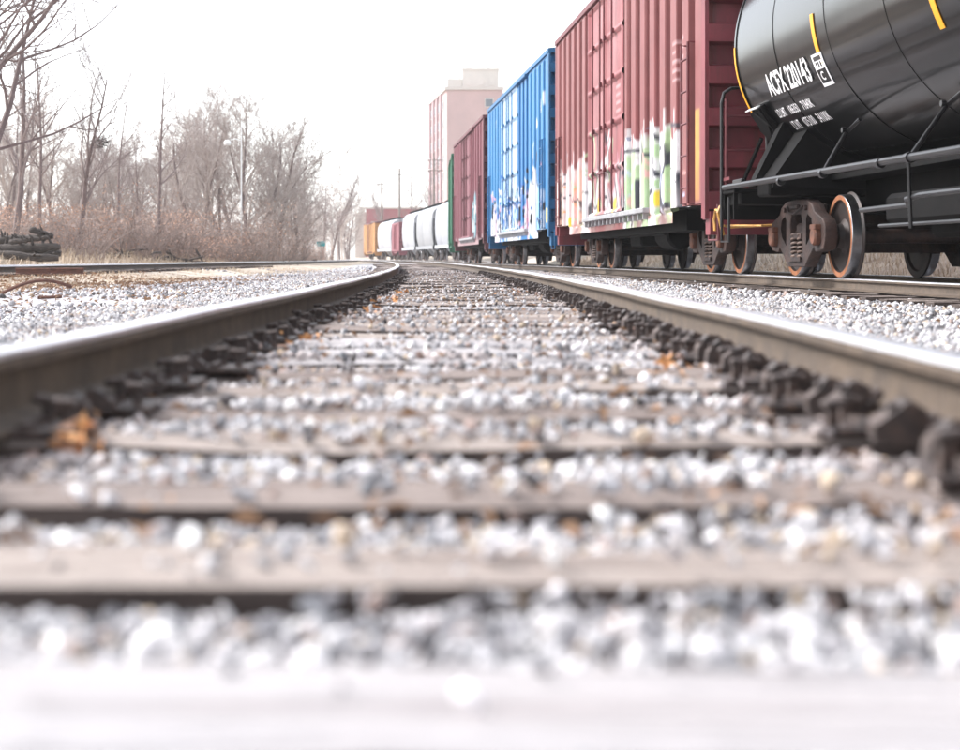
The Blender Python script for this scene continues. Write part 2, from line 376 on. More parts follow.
# ------------------------------------------------------------ wooden ties
rnd = random.Random(5)
def tie_mesh(seed, L_=2.6, W=.20, H=.17, fine=True):
    rg = np.random.RandomState(seed)
    nxx = 110 if fine else 16; nyy = 9 if fine else 3
    xs = np.linspace(-L_ / 2, L_ / 2, nxx); us = np.linspace(-1, 1, nyy)
    ring = [(u, 1) for u in us] + [(1, t) for t in (.55, 0, -1)] + [(-1, t) for t in (-1, 0, .55)]
    V = []; k = len(ring)
    for i, x in enumerate(xs):
        for (u, t) in ring:
            y = u * W / 2; z = (t - 1) * H / 2
            ed = abs(u) ** 6
            if fine:
                z += -.012 * ed * (t > .9) - .012 * max(0, float(noise2(np.array(x * 2.2), np.array(u * 2.), seed + 3, 1.3))) * (abs(u) > .7) + .006 * math.sin(x * 3.1 + seed) * (t > .9)
                z += .0035 * float(noise2(np.array(x * 1.2), np.array(y * 60.), seed, 1.5)) * (t > .5)
                y += .013 * float(noise2(np.array(x * 3), np.array(z * 9. + u * 5), seed + 9, 1.2)) * (abs(u) > .99)
                c = math.sin(y * 95 + 2 * math.sin(x * 1.3 + seed) + seed)
                z -= .012 * max(0, c - .88) / .12 * (t > .9) * (math.sin(x * 2.3 + seed * 1.7) > -.2)
            else: z += .004 * math.sin(x * 7 + u * 3 + seed)
            V.append((x, y, z))
    F = []
    for i in range(nxx - 1):
        for a in range(k):
            b2 = (a + 1) % k; F.append((i * k + a, i * k + b2, (i + 1) * k + b2, (i + 1) * k + a))
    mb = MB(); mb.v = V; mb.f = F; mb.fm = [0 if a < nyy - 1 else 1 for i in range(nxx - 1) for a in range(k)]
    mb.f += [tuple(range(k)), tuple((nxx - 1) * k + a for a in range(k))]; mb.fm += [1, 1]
    return mb
near_ys = [.06, .52, 1.024, 1.50, 1.95, 2.52, 3.0, 3.48, 3.94, 4.44, 4.91, 5.42, 5.88, 6.39, 6.85]
ys = list(near_ys)
while ys[-1] < 72: ys.append(ys[-1] + rnd.uniform(.45, .54))
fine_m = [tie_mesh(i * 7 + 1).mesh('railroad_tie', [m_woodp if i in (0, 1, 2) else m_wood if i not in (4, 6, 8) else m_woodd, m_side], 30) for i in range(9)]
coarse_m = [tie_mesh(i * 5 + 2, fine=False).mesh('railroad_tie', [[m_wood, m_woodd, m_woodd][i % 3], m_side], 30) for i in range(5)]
ordn = ['first', 'second', 'third', 'fourth', 'fifth', 'sixth', 'seventh', 'eighth', 'ninth', 'tenth']
SKEW = {2: .02, 3: .08, 4: .10, 5: .06, 6: .03, 7: .04, 8: .03}
main_ties = []
TIE_TOP = -.143
vis = 0
for i, y in enumerate(ys):
    o = link('railroad_tie', fine_m[i % 9] if y < 9 else coarse_m[i % 5])
    s = float(heading(main, y))
    o.location = (float(main(y)) + rnd.uniform(-.05, .05), y, TIE_TOP + rnd.uniform(-.008, .004) - (.0 if y > .8 else .03))
    o.rotation_euler = (rnd.uniform(-.02, .02), rnd.uniform(-.004, .004), math.atan2(-s, 1) + (SKEW[i] if i in SKEW else rnd.uniform(-.02, .02)))
    if i % 9 in (2, 5): o.location.x += .02
    if y < 1: lab = 'weathered wooden tie right under the camera, just outside the bottom edge' ; grp = 'wooden ties of the near track'
    else:
        grp = 'wooden ties of the near track'
        lab = ['broad bleached almost white tie across the bottom edge of the photo',
               'pale pinkish brown tie just above the broad white one at the bottom',
               'brown tie with a wavy shadowed front edge, third up from the bottom edge',
               'tan tie half buried in white stones, fourth up from the bottom edge',
               'mostly stone covered tie, fifth up from the bottom edge',
               'split grey tie, sixth up from the bottom edge'][vis] if vis < 6 else \
              ('weathered tie, %s up from the bottom edge between the near rails' % ordn[vis] if vis < 10 else
               'weathered tie half sunk in pale ballast in the distant stretch of the near track')
        vis += 1
    tag(o, lab, 'railroad tie', grp); main_ties.append((y, o))
    if y < 40:
        for sgn in (-1, 1):
            p = link('tie_plate', PM, o, ((GR if sgn > 0 else -G), 0, .0065 + .001)); p.rotation_euler = (0, 0, 0)
            if y < 22:
                for (a, bb) in ((-.098, .05), (.098, -.05), (-.15, -.05)):
                    k = link('spike', SM[rnd.randrange(3)], p, (a * sgn * (1 if a > -1 else 1), bb, .022 + rnd.uniform(0, .012)))
                    k.rotation_euler = (0, 0, (0 if a < 0 else math.pi) if sgn > 0 else (math.pi if a < 0 else 0))
def anchors(rl, sgn):
    cnt = 0
    for y, t in main_ties:
        for d in (-.155, .155):
            yy_ = y + d + rnd.uniform(-.015, .015)
            if yy_ < 1.2 or cnt >= 98 or rnd.random() < (.03 if sgn > 0 else .22): continue
            s = float(heading(main, yy_)); o = link('rail_anchor', AM[rnd.randrange(5)], rl)
            off = sgn * ((GR if sgn > 0 else G) - .085)
            o.location = (float(main(yy_)) + off, yy_, (-.115 if sgn > 0 else -.124) + rnd.uniform(-.006, .006))
            o.rotation_euler = (rnd.uniform(-.08, .08), rnd.uniform(-.08, .08), math.pi / 2 * (1 if sgn < 0 else -1) * -1 + rnd.uniform(-.14, .14))
            sc_ = rnd.uniform(.98, 1.18) * (.82 if sgn > 0 else .62); o.scale = (sc_, sc_, sc_); cnt += 1
anchors(railL, -1); anchors(railR, 1)
y = 4.
while y < 40:
    o = link('railroad_tie', coarse_m[rnd.randrange(5)]); o.location = (float(train(y)), y, -.073 - .142 + rnd.uniform(-.01, 0))
    o.rotation_euler = (0, 0, math.atan(-float(heading(train, y)) * 1) * -1 * -1)
    tag(o, 'dark wooden tie in the gravel beneath the freight train wheels', 'railroad tie', 'wooden ties under the freight train'); y += rnd.uniform(.5, .58)
y = 9.
while y < 60:
    o = link('railroad_tie', coarse_m[rnd.randrange(5)]); o.location = (float(left(y)), y, -.01 - .142 + rnd.uniform(-.012, 0))
    o.rotation_euler = (0, 0, -float(heading(left, y)))
    tag(o, 'old tie sunk in dry straw under the left track', 'railroad tie', 'wooden ties of the left track'); y += rnd.uniform(.52, .6)

# ------------------------------------------------------------ ballast stones
def ico(sub):
    bm = bmesh.new(); bmesh.ops.create_icosphere(bm, subdivisions=sub, radius=1)
    V = np.array([v.co[:] for v in bm.verts]); F = np.array([[v.index for v in f.verts] for f in bm.faces]); bm.free(); return V, F
def stones(name, X, Y, Z, S, sub, seed, label, bright=1.0, rust=None):
    rg = np.random.RandomState(seed); N = len(X); V0, F0 = ico(sub); nv = len(V0)
    # twelve angular base shapes: the sphere cut by random planes
    base = []
    for k in range(14):
        V = V0.copy()
        for _ in range(9):
            nrm = rg.normal(size=3); nrm /= np.linalg.norm(nrm); d = rg.uniform(.35, .75)
            pr = V @ nrm; ex = np.maximum(pr - d, 0); V = V - ex[:, None] * nrm
        V *= rg.uniform(.92, 1.08, (nv, 1)); base.append(V)
    base = np.array(base); B = base[rg.randint(14, size=N)]
    q = rg.normal(size=(N, 4)); q /= np.linalg.norm(q, axis=1)[:, None]; a, b_, c, d = q.T
    Rm = np.stack([np.stack([1 - 2 * (c * c + d * d), 2 * (b_ * c - a * d), 2 * (b_ * d + a * c)], -1),
                   np.stack([2 * (b_ * c + a * d), 1 - 2 * (b_ * b_ + d * d), 2 * (c * d - a * b_)], -1),
                   np.stack([2 * (b_ * d - a * c), 2 * (c * d + a * b_), 1 - 2 * (b_ * b_ + c * c)], -1)], 1)
    B = B * (S[:, None] * rg.uniform(.6, 1.3, (N, 3)))[:, None, :]
    V = np.einsum('nij,nvj->nvi', Rm, B) + np.stack([X, Y, Z], -1)[:, None, :]
    F = (F0[None] + (np.arange(N) * nv)[:, None, None]).reshape(-1, 3)
    pal = np.array([(.52, .50, .50), (.40, .385, .39), (.64, .62, .62), (.34, .335, .345), (.22, .22, .23), (.46, .37, .28), (.33, .25, .22), (.11, .10, .10), (.72, .70, .68)])
    pr = np.array([.18, .17, .15, .17, .11, .06, .05, .06, .05])
    C = pal[rg.choice(len(pal), N, p=pr)] * rg.uniform(.95, 1.45, (N, 1)) * bright
    if rust is not None: C = C * (1 - rust[:, None]) + C * np.array([.62, .42, .32]) * rust[:, None]
    me = np_mesh(name, V.reshape(-1, 3), F, m_stone, np.repeat(C, nv, 0))
    return tag(link(name, me), label, 'gravel', kind='stuff')
rg = np.random.RandomState(11)
tie_y = np.array([t[0] for t in main_ties]); tie_a = np.array([SKEW.get(i, 0.) for i in range(len(main_ties))])
def on_tie(X, Y):
    d = np.abs(Y[:, None] - tie_y[None] - tie_a[None] * (X - main(Y))[:, None]).min(1); return (d < .097) & (np.abs(X - main(Y)) < 1.3)
# bed of the near track
def bed(y0, y1, half, dens, smin, smax, keep, seed, sub, label, layers=1):
    rg = np.random.RandomState(seed); N = int(dens * (y1 - y0) * half * 2)
    Y = rg.uniform(y0, y1, N); X = main(Y) + rg.uniform(-half, half, N); S = smin * .8 + (smax * 1.15 - smin * .8) * rg.rand(N) ** 1.6
    t = on_tie(X, Y); d = np.abs(X - main(Y)); nearrail = np.abs(d - G) < .10
    patch = noise2(X, Y, 21, 2.2)
    keep = np.where(Y < 1.2, .012, np.where(Y < 1.62, .05, np.where(Y < 2.1, .10, keep)))
    k = np.where(t, rg.rand(N) < keep * (1 + 1.2 * (patch > .35)), True) & ~((np.abs(d - G) < .085)) & ~((np.abs(d - GR) < .085) & (X > main(Y))) & ~(nearrail & t)
    Q_ = Y[:, None] - tie_y[None] - tie_a[None] * (X - main(Y))[:, None]; s_ = np.take_along_axis(Q_, np.abs(Q_).argmin(1)[:, None], 1)[:, 0]
    k &= ~((s_ < -.09) & (s_ > -.15) & (Y < 3.6) & (noise2(X, Y * .2, 31, 1.8) > -.45) & (rg.rand(N) < .35))
    X, Y, S, t = X[k], Y[k], S[k], t[k]
    Z = -.152 + .008 * np.clip(noise2(X, Y, 8, 3.), -1, 1) - S * rg.uniform(.75, 1.5, len(X))
    Z = Z + .012 * (noise2(X, Y, 51, 1.7) > .6) * (Y < 14)
    dd = np.abs(Y[:, None] - tie_y[None]); jn = dd.argmin(1); sg = Y - tie_y[jn]
    Z = Z - .012 * ((sg < -.12) & (sg > -.19)) * (noise2(X, Y * .2, 31, 1.8) > -.35)        # hollows along the front face of each tie
    Z = np.where(t, TIE_TOP + S * .45, Z)
    S = np.where(t, S * .8, S)
    dr = np.abs(np.abs(X - main(Y)) - G)
    rust = np.clip((.26 - dr) / .2, 0, .85) * rg.uniform(.4, 1, len(X)) + .35 * (noise2(X, Y, 61, 3.) > .75)
    return stones('ballast', X, Y, Z, S, sub, seed, label, rust=np.clip(rust, 0, .9))
bed(.35, 5.0, 1.5, 3600, .008, .019, .13, 1, 2, 'loose pale grey ballast stones closest to the camera between the near rails')
bed(5.0, 14., 2.2, 1500, .010, .021, .13, 2, 1, 'pale crushed stone ballast along the middle stretch of the near track')
bed(14., 34., 2.4, 420, .013, .026, .11, 3, 1, 'distant pale ballast of the near track before the curve')
def field(y0, y1, xa, xb, dens, smin, smax, seed, label, cond=None):
    rg = np.random.RandomState(seed); N = int(dens * (y1 - y0) * (xb - xa) if not callable(xa) else dens)
    Y = rg.uniform(y0, y1, N); lo = xa(Y) if callable(xa) else xa; hi = xb(Y) if callable(xb) else xb
    X = lo + (hi - lo) * rg.rand(N); S = rg.uniform(smin, smax, N)
    if cond is not None: k = cond(X, Y, rg); X, Y, S = X[k], Y[k], S[k]
    Z = gh(X, Y) + rg.uniform(-.005, .015, len(X)) + S * .25
    return stones('ballast', X, Y, Z, S, 1, seed, label)
c_left = lambda X, Y, rg: (noise2(X, Y, 5, .5) + 1.2 - .16 * np.maximum(0, -X - 2.2) * 1.9 > rg.rand(len(X)) * .9 - .1) & (np.abs(X - main(Y)) > 1.4) & ((X / np.maximum(Y, 2.) > -.5) | (Y < 4))
field(-1., 15, lambda Y: main(Y) - 5.2, lambda Y: main(Y) - 1.3, 17000, .018, .036, 31, 'pale gravel shoulder spreading left of the near track', c_left)
field(15, 60, lambda Y: left(Y) + 1.3, lambda Y: main(Y) - 1.5, 15000, .028, .055, 32, 'distant gravel between the near track and the left track', c_left)
field(0, 16, lambda Y: main(Y) + 1.4, lambda Y: train(Y) - .85, 16000, .016, .034, 33, 'crushed stone strip between the near track and the tank car wheels')
field(16, 55, lambda Y: main(Y) + 1.4, lambda Y: train(Y) - .85, 9000, .028, .05, 34, 'distant crushed stone strip beside the boxcar wheels')
field(8, 45, lambda Y: train(Y) - .7, lambda Y: train(Y) + 2.6, 9000, .025, .045, 35, 'crushed stone lying between the freight train rails and behind them',
      lambda X, Y, rg: np.abs(np.abs(X - train(Y)) - G) > .07)

# ------------------------------------------------------------ dry straw
def blades(name, X, Y, Z, H, seed, m, label, lean=1.0, wd=.006):
    rg = np.random.RandomState(seed); N = len(X); an = rg.rand(N) * 6.28; ln = rg.uniform(.2, 1.3, N) * lean
    dx, dy = np.cos(an), np.sin(an); W = wd * rg.uniform(.6, 1.4, N)
    b0 = np.stack([X - dy * W, Y + dx * W, Z], -1); b1 = np.stack([X + dy * W, Y - dx * W, Z], -1)
    mx_, my_ = X + dx * H * ln * .35, Y + dy * H * ln * .35; zm = Z + H * .62
    m0 = np.stack([mx_ - dy * W * .7, my_ + dx * W * .7, zm], -1); m1 = np.stack([mx_ + dy * W * .7, my_ - dx * W * .7, zm], -1)
    tp = np.stack([X + dx * H * ln, Y + dy * H * ln, Z + H * (1 - .35 * np.minimum(ln, 1.2))], -1)
    V = np.stack([b0, b1, m0, m1, tp], 1).reshape(-1, 3)
    f = np.array([(0, 1, 3), (0, 3, 2), (2, 3, 4)]); F = (f[None] + (np.arange(N) * 5)[:, None, None]).reshape(-1, 3)
    return tag(link(name, np_mesh(name, V, F, m)), label, 'dry grass', kind='stuff')
rg = np.random.RandomState(77)
N = 52000; Y = 11 + 50 * rg.rand(N) ** 1.3; X = left(Y) + rg.uniform(-3.6, 4.2, N)
k = (noise2(X, Y, 12, .9) > -.15 - .9 * (X - left(Y) < -.9)); X, Y = X[k], Y[k]
blades('dry_grass', X, Y, gh(X, Y) - .01, rg.uniform(.03, .13, len(X)), 78, m_straw, 'flattened dry straw growing over and beside the left track', 2.0)
N = 30000; Y = 8 + 60 * rg.rand(N); X = train(Y) + rg.uniform(2.6, 8.5, N)
blades('dry_grass', X, Y, gh(X, Y) - .01, rg.uniform(.08, .35, N), 79, m_straw, 'dry straw on the bank behind the freight train', 1.3, .008)
N = 32000; Y = 28 + 80 * rg.rand(N) ** 1.2; X = left(Y) - rg.uniform(2.2, 12, N)
blades('dry_grass', X, Y, gh(X, Y) - .02, rg.uniform(.15, .6, N), 80, m_straw, 'tall dead grass at the foot of the bare trees on the left', 1.0, .010)

# dead leaves beside the near rails
def leaf_mesh(seed):
    rg = random.Random(seed); V = [(0, 0, 0)]; n_ = 11
    for i in range(n_):
        a = 2 * math.pi * i / n_; r_ = (.034 if i % 2 else .02) * rg.uniform(.8, 1.2); V.append((r_ * math.cos(a) * 1.3, r_ * math.sin(a), rg.uniform(-.004, .016)))
    F = [(0, i + 1, (i + 1) % n_ + 1) for i in range(n_)]; o = len(V)
    V2 = [(x, y_, z - .0012) for x, y_, z in V]; F2 = [tuple(o + q for q in reversed(f)) for f in F]
    mb = MB(); mb.v = V + V2; mb.f = F + F2 + [(i + 1, i + 1 + o, (i + 1) % n_ + 1 + o, (i + 1) % n_ + 1) for i in range(n_)]; mb.fm = [0] * len(mb.f)
    mb.tube([(0, 0, 0), (.03, .004, .004), (.055, .01, .01)], .0012, 4)
    return mb.mesh('dead_leaf', [m_leaf, m_leafp][seed % 3 == 2])
LM = [leaf_mesh(i) for i in range(6)]
def leaves(cnt, yf, xf, label, grp, s0=1.):
    for _ in range(cnt):
        y = yf(); x = float(main(y)) + xf(); o = link('dead_leaf', LM[rnd.randrange(6)])
        o.location = (x, y, -.148 + rnd.uniform(-.012, .03)); o.rotation_euler = (rnd.uniform(-.9, .9), rnd.uniform(-.9, .9), rnd.uniform(0, 6.3))
        q = s0 * rnd.uniform(.45, .8); o.scale = (q, q, q); tag(o, label, 'dead leaf', grp)
leaves(11, lambda: rnd.gauss(2.42, .07), lambda: rnd.gauss(-.60, .035), 'orange dead leaf in the blurred clump against the left rail in the foreground', 'leaf clump by the left rail')
leaves(7, lambda: rnd.gauss(5.2, .25), lambda: rnd.uniform(-.66, -.5), 'orange dead leaf in the loose row inside the left rail, halfway along it', 'leaves halfway along the left rail')
leaves(26, lambda: rnd.uniform(8., 12.5), lambda: rnd.uniform(-.66, -.42), 'orange dead leaf in the drift where the left rail starts to bend', 'leaf drift at the bend of the left rail')
leaves(5, lambda: rnd.gauss(4.05, .06), lambda: rnd.gauss(.58, .03), 'pinkish dead leaf beside the dark anchors of the right rail', 'leaves by the right rail')
leaves(6, lambda: rnd.uniform(12., 17), lambda: rnd.uniform(.3, .6), 'small tan dead leaf lying inside the right rail far along the track', 'leaves far along the right rail')

def litter(n_, xf, yf, zf, label, seed, sz=.012):
    rg = np.random.RandomState(seed); Y = yf(rg, n_); X = xf(rg, Y, n_); Z = zf(X, Y); P = np.stack([X, Y, Z], -1)
    u = rg.normal(size=(n_, 3)) * [1, 1, .35]; u /= np.linalg.norm(u, axis=1)[:, None]; q = rg.normal(size=(n_, 3)) * [1, 1, .35]
    v = np.cross(u, q); v = np.cross(v, u); v /= np.linalg.norm(v, axis=1)[:, None] + 1e-9; a = sz * rg.uniform(.5, 2.2, (n_, 1)); b2 = sz * rg.uniform(.2, .9, (n_, 1))
    h = np.array([0, 0, .3]) * a
    V = np.stack([P - u * a, P + v * b2 + h, P + u * a, P - v * b2 + h], 1).reshape(-1, 3); F = np.array([[0, 1, 2], [0, 2, 3]])[None] + (np.arange(n_) * 4)[:, None, None]
    return tag(link('leaf_litter', np_mesh('leaf_litter', V, F.reshape(-1, 3), m_litter)), label, 'leaf litter', kind='stuff')
litter(900, lambda rg, Y, n: main(Y) + rg.uniform(-1.2, 1.2, n), lambda rg, n: 1.5 + 14 * rg.rand(n) ** 1.5, lambda X, Y: np.full(len(X), -.138), 'brown crumbs of dead leaves and bark scattered over the near ballast', 5)
litter(5000, lambda rg, Y, n: main(Y) + (left(Y) + 1 - main(Y)) * rg.rand(n), lambda rg, n: 5 + 35 * rg.rand(n), lambda X, Y: gh(X, Y) + .03, 'brown crumbs and twigs scattered over the gravel left of the near track', 6, .022)
litter(1500, lambda rg, Y, n: main(Y) + 1.2 + (train(Y) - .9 - main(Y) - 1.2) * rg.rand(n), lambda rg, n: 5 + 30 * rg.rand(n), lambda X, Y: gh(X, Y) + .03, 'brown crumbs scattered over the stones beside the train', 7, .018)

litter(1300, lambda rg, Y, n: left(Y) + rg.uniform(.9, 4.5, n), lambda rg, n: 20 + 14 * rg.rand(n), lambda X, Y: gh(X, Y) + .04, 'rusty brown debris strewn through the straw beside the left track', 8, .035)

# ------------------------------------------------------------ railway trucks shared by every car
def poly_frame(outer, holes, y0, y1, name, m):
    cu = bpy.data.curves.new(name, 'CURVE'); cu.dimensions = '2D'; cu.fill_mode = 'BOTH'
    cu.extrude = abs(y1 - y0) / 2 - .012; cu.bevel_depth = .012; cu.bevel_resolution = 1
    for pl in [outer] + holes:
        sp = cu.splines.new('POLY'); sp.points.add(len(pl) - 1)
        for i, (x, z) in enumerate(pl): sp.points[i].co = (x, z, 0, 1)
        sp.use_cyclic_u = True
    ob = bpy.data.objects.new(name, cu); COL.objects.link(ob)
    dg = bpy.context.evaluated_depsgraph_get(); me = bpy.data.meshes.new_from_object(ob.evaluated_get(dg))
    COL.objects.unlink(ob); bpy.data.objects.remove(ob); bpy.data.curves.remove(cu)
    me.transform(Matrix.Rotation(R(90), 4, 'X')); me.transform(Matrix.Translation((0, (y0 + y1) / 2, 0)))
    me.materials.clear(); me.materials.append(m); me.name = name; return me
def arc(cx, cz, r, a0, a1, n_=6): return [(cx + r * math.cos(R(a0 + (a1 - a0) * i / n_)), cz + r * math.sin(R(a0 + (a1 - a0) * i / n_))) for i in range(n_ + 1)]
WB = .86
def frame_outline():
    r_ = arc(WB + .05, .47, .19, -50, 62, 7)
    o = [(-.34, .13), (.34, .13)] + [(.50, .24), (.70, .36), (.74, .30)] + [(WB - .04, .30)] + r_ + [(WB - .16, .72), (.62, .80), (.42, .86), (0, .88), (-.42, .86), (-.62, .80), (-WB + .16, .72)]
    l_ = [(-x, z) for x, z in reversed(r_)]
    return o + l_ + [(-WB + .04, .30), (-.74, .30), (-.70, .36), (-.50, .24)]
holes = [[(-.26, .26), (-.26, .62), (-.19, .73), (.19, .73), (.26, .62), (.26, .26)],
         [(.40, .36), (.40, .66), (.46, .71), (.60, .66), (.64, .56), (.58, .46)],
         [(-.40, .36), (-.58, .46), (-.64, .56), (-.60, .66), (-.46, .71), (-.40, .66)]]
SF = poly_frame(frame_outline(), [list(h) for h in holes], -.07, .07, 'side_frame', m_truck)
SFD = SF.copy(); SFD.materials.clear(); SFD.materials.append(m_dust)
def wheel_mesh(k=48):
    mb = MB()
    # local y: + is the outside of the track
    mb.lathe([(-.088, .40), (-.088, .478), (-.075, .485), (-.060, .470), (-.052, .459)], k, caps=False)          # flange
    mb.cur = 1; mb.lathe([(-.052, .459), (.045, .452), (.052, .446)], k, caps=False)                           # tread
    mb.cur = 2; mb.lathe([(.052, .446), (.053, .405), (.050, .395)], k, caps=False)                              # rusty rim ring
    mb.cur = 0; mb.lathe([(.050, .395), (.020, .385), (.000, .30), (-.005, .19), (.030, .14), (.085, .125), (.085, .001)], k, caps=False)
    mb.lathe([(-.088, .40), (-.060, .38), (-.035, .30), (-.040, .19), (-.080, .13), (-.080, .001)], k, caps=False)
    return mb.mesh('wheel', [m_wheel, m_tread, m_rim], 25)
WM = wheel_mesh()
def spring_mesh():
    mb = MB(); pts = []
    for i in range(6 * 14 + 1):
        a = 2 * math.pi * i / 14; pts.append((.062 * math.cos(a), .062 * math.sin(a), -.16 + .30 * i / (6 * 14)))
    mb.tube(pts, .0145, 6); return mb.mesh('spring', m_spring, 60)
SPM = spring_mesh()
ax = MB(); ax.lathe([(-1.02, .0), (-1.02, .075), (-.80, .075), (-.62, .085), (0, .075), (.62, .085), (.80, .075), (1.02, .075), (1.02, 0)], 20); AXM = ax.mesh('axle', m_truck, 30)
bm_ = MB(); bm_.box((0, 0, .52), (.36, 2.0, .2), bev=.03); bm_.box((0, 0, .66), (.5, .7, .14), bev=.02)
for sy in (-1, 1): bm_.box((0, sy * .98, .205), (.5, .20, .05)); bm_.box((0, sy * .98, .47), (.46, .16, .05)); bm_.box((0, sy * .62, .70), (.14, .24, .07))
BOM = bm_.mesh('truck', m_truck, 20)
br = MB()
for sx in (-1, 1):
    br.box((sx * .33, 0, .34), (.10, 1.5, .12)); br.box((sx * .36, .72, .42), (.06, .10, .3), Matrix.Rotation(.0, 4, 'Y')); br.box((sx * .36, -.72, .42), (.06, .10, .3))
    br.tube([(sx * .33, 0, .36), (sx * .1, 0, .40), (0, 0, .62)], .03, 6)
for sy in (-1, 1):
    for sx in (-1, 1):
        br.tube([(sx * .62, sy * .90, .82), (sx * .58, sy * .86, .60), (sx * .40, sy * .80, .36)], .018, 6); br.box((sx * .40, sy * .765, .44), (.07, .09, .26), Matrix.Rotation(sx * -.2, 4, 'Y'))
    br.tube([(-.3, sy * 1.06, .80), (-.1, sy * 1.10, .72), (.15, sy * 1.09, .74), (.34, sy * 1.06, .82)], .014, 6); br.box((0, sy * 1.06, .80), (.30, .05, .05), bev=.01)
    for q in (-.42, .42): br.lathe([(-.02, 0), (-.02, .03), (.02, .03), (.02, 0)], 8, 'y', Matrix.Translation((q, sy * 1.06, .78)))
BRM = br.mesh('brake_beam', m_truck)
jb = MB(); jb.lathe([(-.03, .0), (-.03, .105), (.05, .105), (.07, .085), (.07, 0)], 18); jb.box((0, .02, .10), (.2, .10, .06), bev=.01)
JBM = jb.mesh('bearing_cap', m_cap, 30)
def truck(parent, x, dusty=False, detail=True):
    t = link('truck', BOM, parent, (x, 0, 0))
    for sx in (-1, 1):
        link('axle', AXM, t, (sx * WB, 0, .457))
        for sy in (-1, 1):
            wv = link('wheel', WM, t, (sx * WB, sy * .765, .457)); wv.rotation_euler = (0, rnd.uniform(0, 6), 0 if sy > 0 else math.pi)
            if detail:
                j = link('bearing_cap', JBM, t, (sx * WB, sy * 1.05, .457)); j.rotation_euler = (0, 0, 0 if sy > 0 else math.pi)
    for sy in (-1, 1):
        link('side_frame', SFD if dusty else SF, t, (0, sy * .98, 0))
        if detail:
            for k in (-1, 1):
                for dy in (-.0,): link('spring', SPM, t, (k * .125, sy * 1.0 + dy, .385))
    if detail: link('brake_beam', BRM, t)
    return t
def car_root(name, fn, y0, length):
    """origin at the near end of the car on the rail top, local +x running away along the track"""
    x0 = float(fn(y0)); y1 = y0 + length
    for _ in range(4):
        x1 = float(fn(y1)); d = math.hypot(x1 - x0, y1 - y0); y1 = y0 + (y1 - y0) * length / d
    return empty(name, (x0, y0, -.073), math.atan2(y1 - y0, x1 - x0))
def coupler(parent, x, sx, m=None):
    mb = MB(); mb.box((x + sx * .25, 0, .84), (.5, .16, .18), bev=.02)
    mb.prism([(x + sx * .45, .68), (x + sx * .62, .66), (x + sx * .72, .72), (x + sx * .72, .98), (x + sx * .62, 1.02), (x + sx * .45, 1.0)], -.16, .1)
    mb.box((x + sx * .66, .13, .84), (.16, .1, .26), bev=.03); mb.tube([(x + sx * .3, .3, .8), (x + sx * .45, .34, .5), (x + sx * .62, .33, .38), (x + sx * .72, .3, .45)], .03, 8)
    return mb.build('coupler', m_truck, parent)
def ladder(parent, pts_fn, w0, w1, z0, z1, n_, m, name='ladder', r_=.016):
    """pts_fn(u, z, out) -> local point; u between w0 and w1 across, stands off the wall"""
    mb = MB()
    for u in (w0, w1):
        mb.tube([pts_fn(u, z0, .0), pts_fn(u, z0, .09), pts_fn(u, z1, .09), pts_fn(u, z1, .0)], r_ * 1.25, 6)
    for i in range(n_):
        z = z0 + (z1 - z0) * (i + .5) / n_; mb.tube([pts_fn(w0, z, .09), pts_fn(w1, z, .09)], r_, 6)
    return mb.build(name, m, parent)

# ------------------------------------------------------------ painted sides (graffiti is paint on the steel)
def seg_d(P, a, b):
    a = np.array(a); b = np.array(b); d = b - a; t = np.clip(((P - a) @ d) / max(d @ d, 1e-9), 0, 1)
    return np.linalg.norm(P - a - t[:, None] * d, axis=1)
def stroke(P, C, pts, wd, col, soft=.02, al=1.):
    d = np.min([seg_d(P, pts[i], pts[i + 1]) for i in range(len(pts) - 1)], 0)
    k = np.clip((wd + soft - d) / (2 * soft), 0, 1)[:, None] * al; return C * (1 - k) + np.array(col) * k
def blob(P, C, c, rx, rz, col, seed=0, soft=.12):
    q = P - np.array(c); a = np.arctan2(q[:, 1], q[:, 0]); rr = np.hypot(q[:, 0] / rx, q[:, 1] / rz)
    rr = rr / (1 + .14 * np.sin(3 * a + seed) + .10 * np.sin(5 * a + 2 * seed) + .06 * np.sin(9 * a + seed))
    k = np.clip((1 - rr) / soft + .5, 0, 1)[:, None]; return C * (1 - k) + np.array(col) * k
def fillmask(P, C, k, col): k = np.clip(k, 0, 1)[:, None]; return C * (1 - k) + np.array(col) * k
def drips(P, C, s0, s1, z, n_, col, rg, up=False):
    for _ in range(n_):
        s = rg.uniform(s0, s1); l = rg.uniform(.1, .45) * (1 if up else -1); C = stroke(P, C, [(s, z), (s, z + l)], rg.uniform(.01, .03), col, .015)
    return C
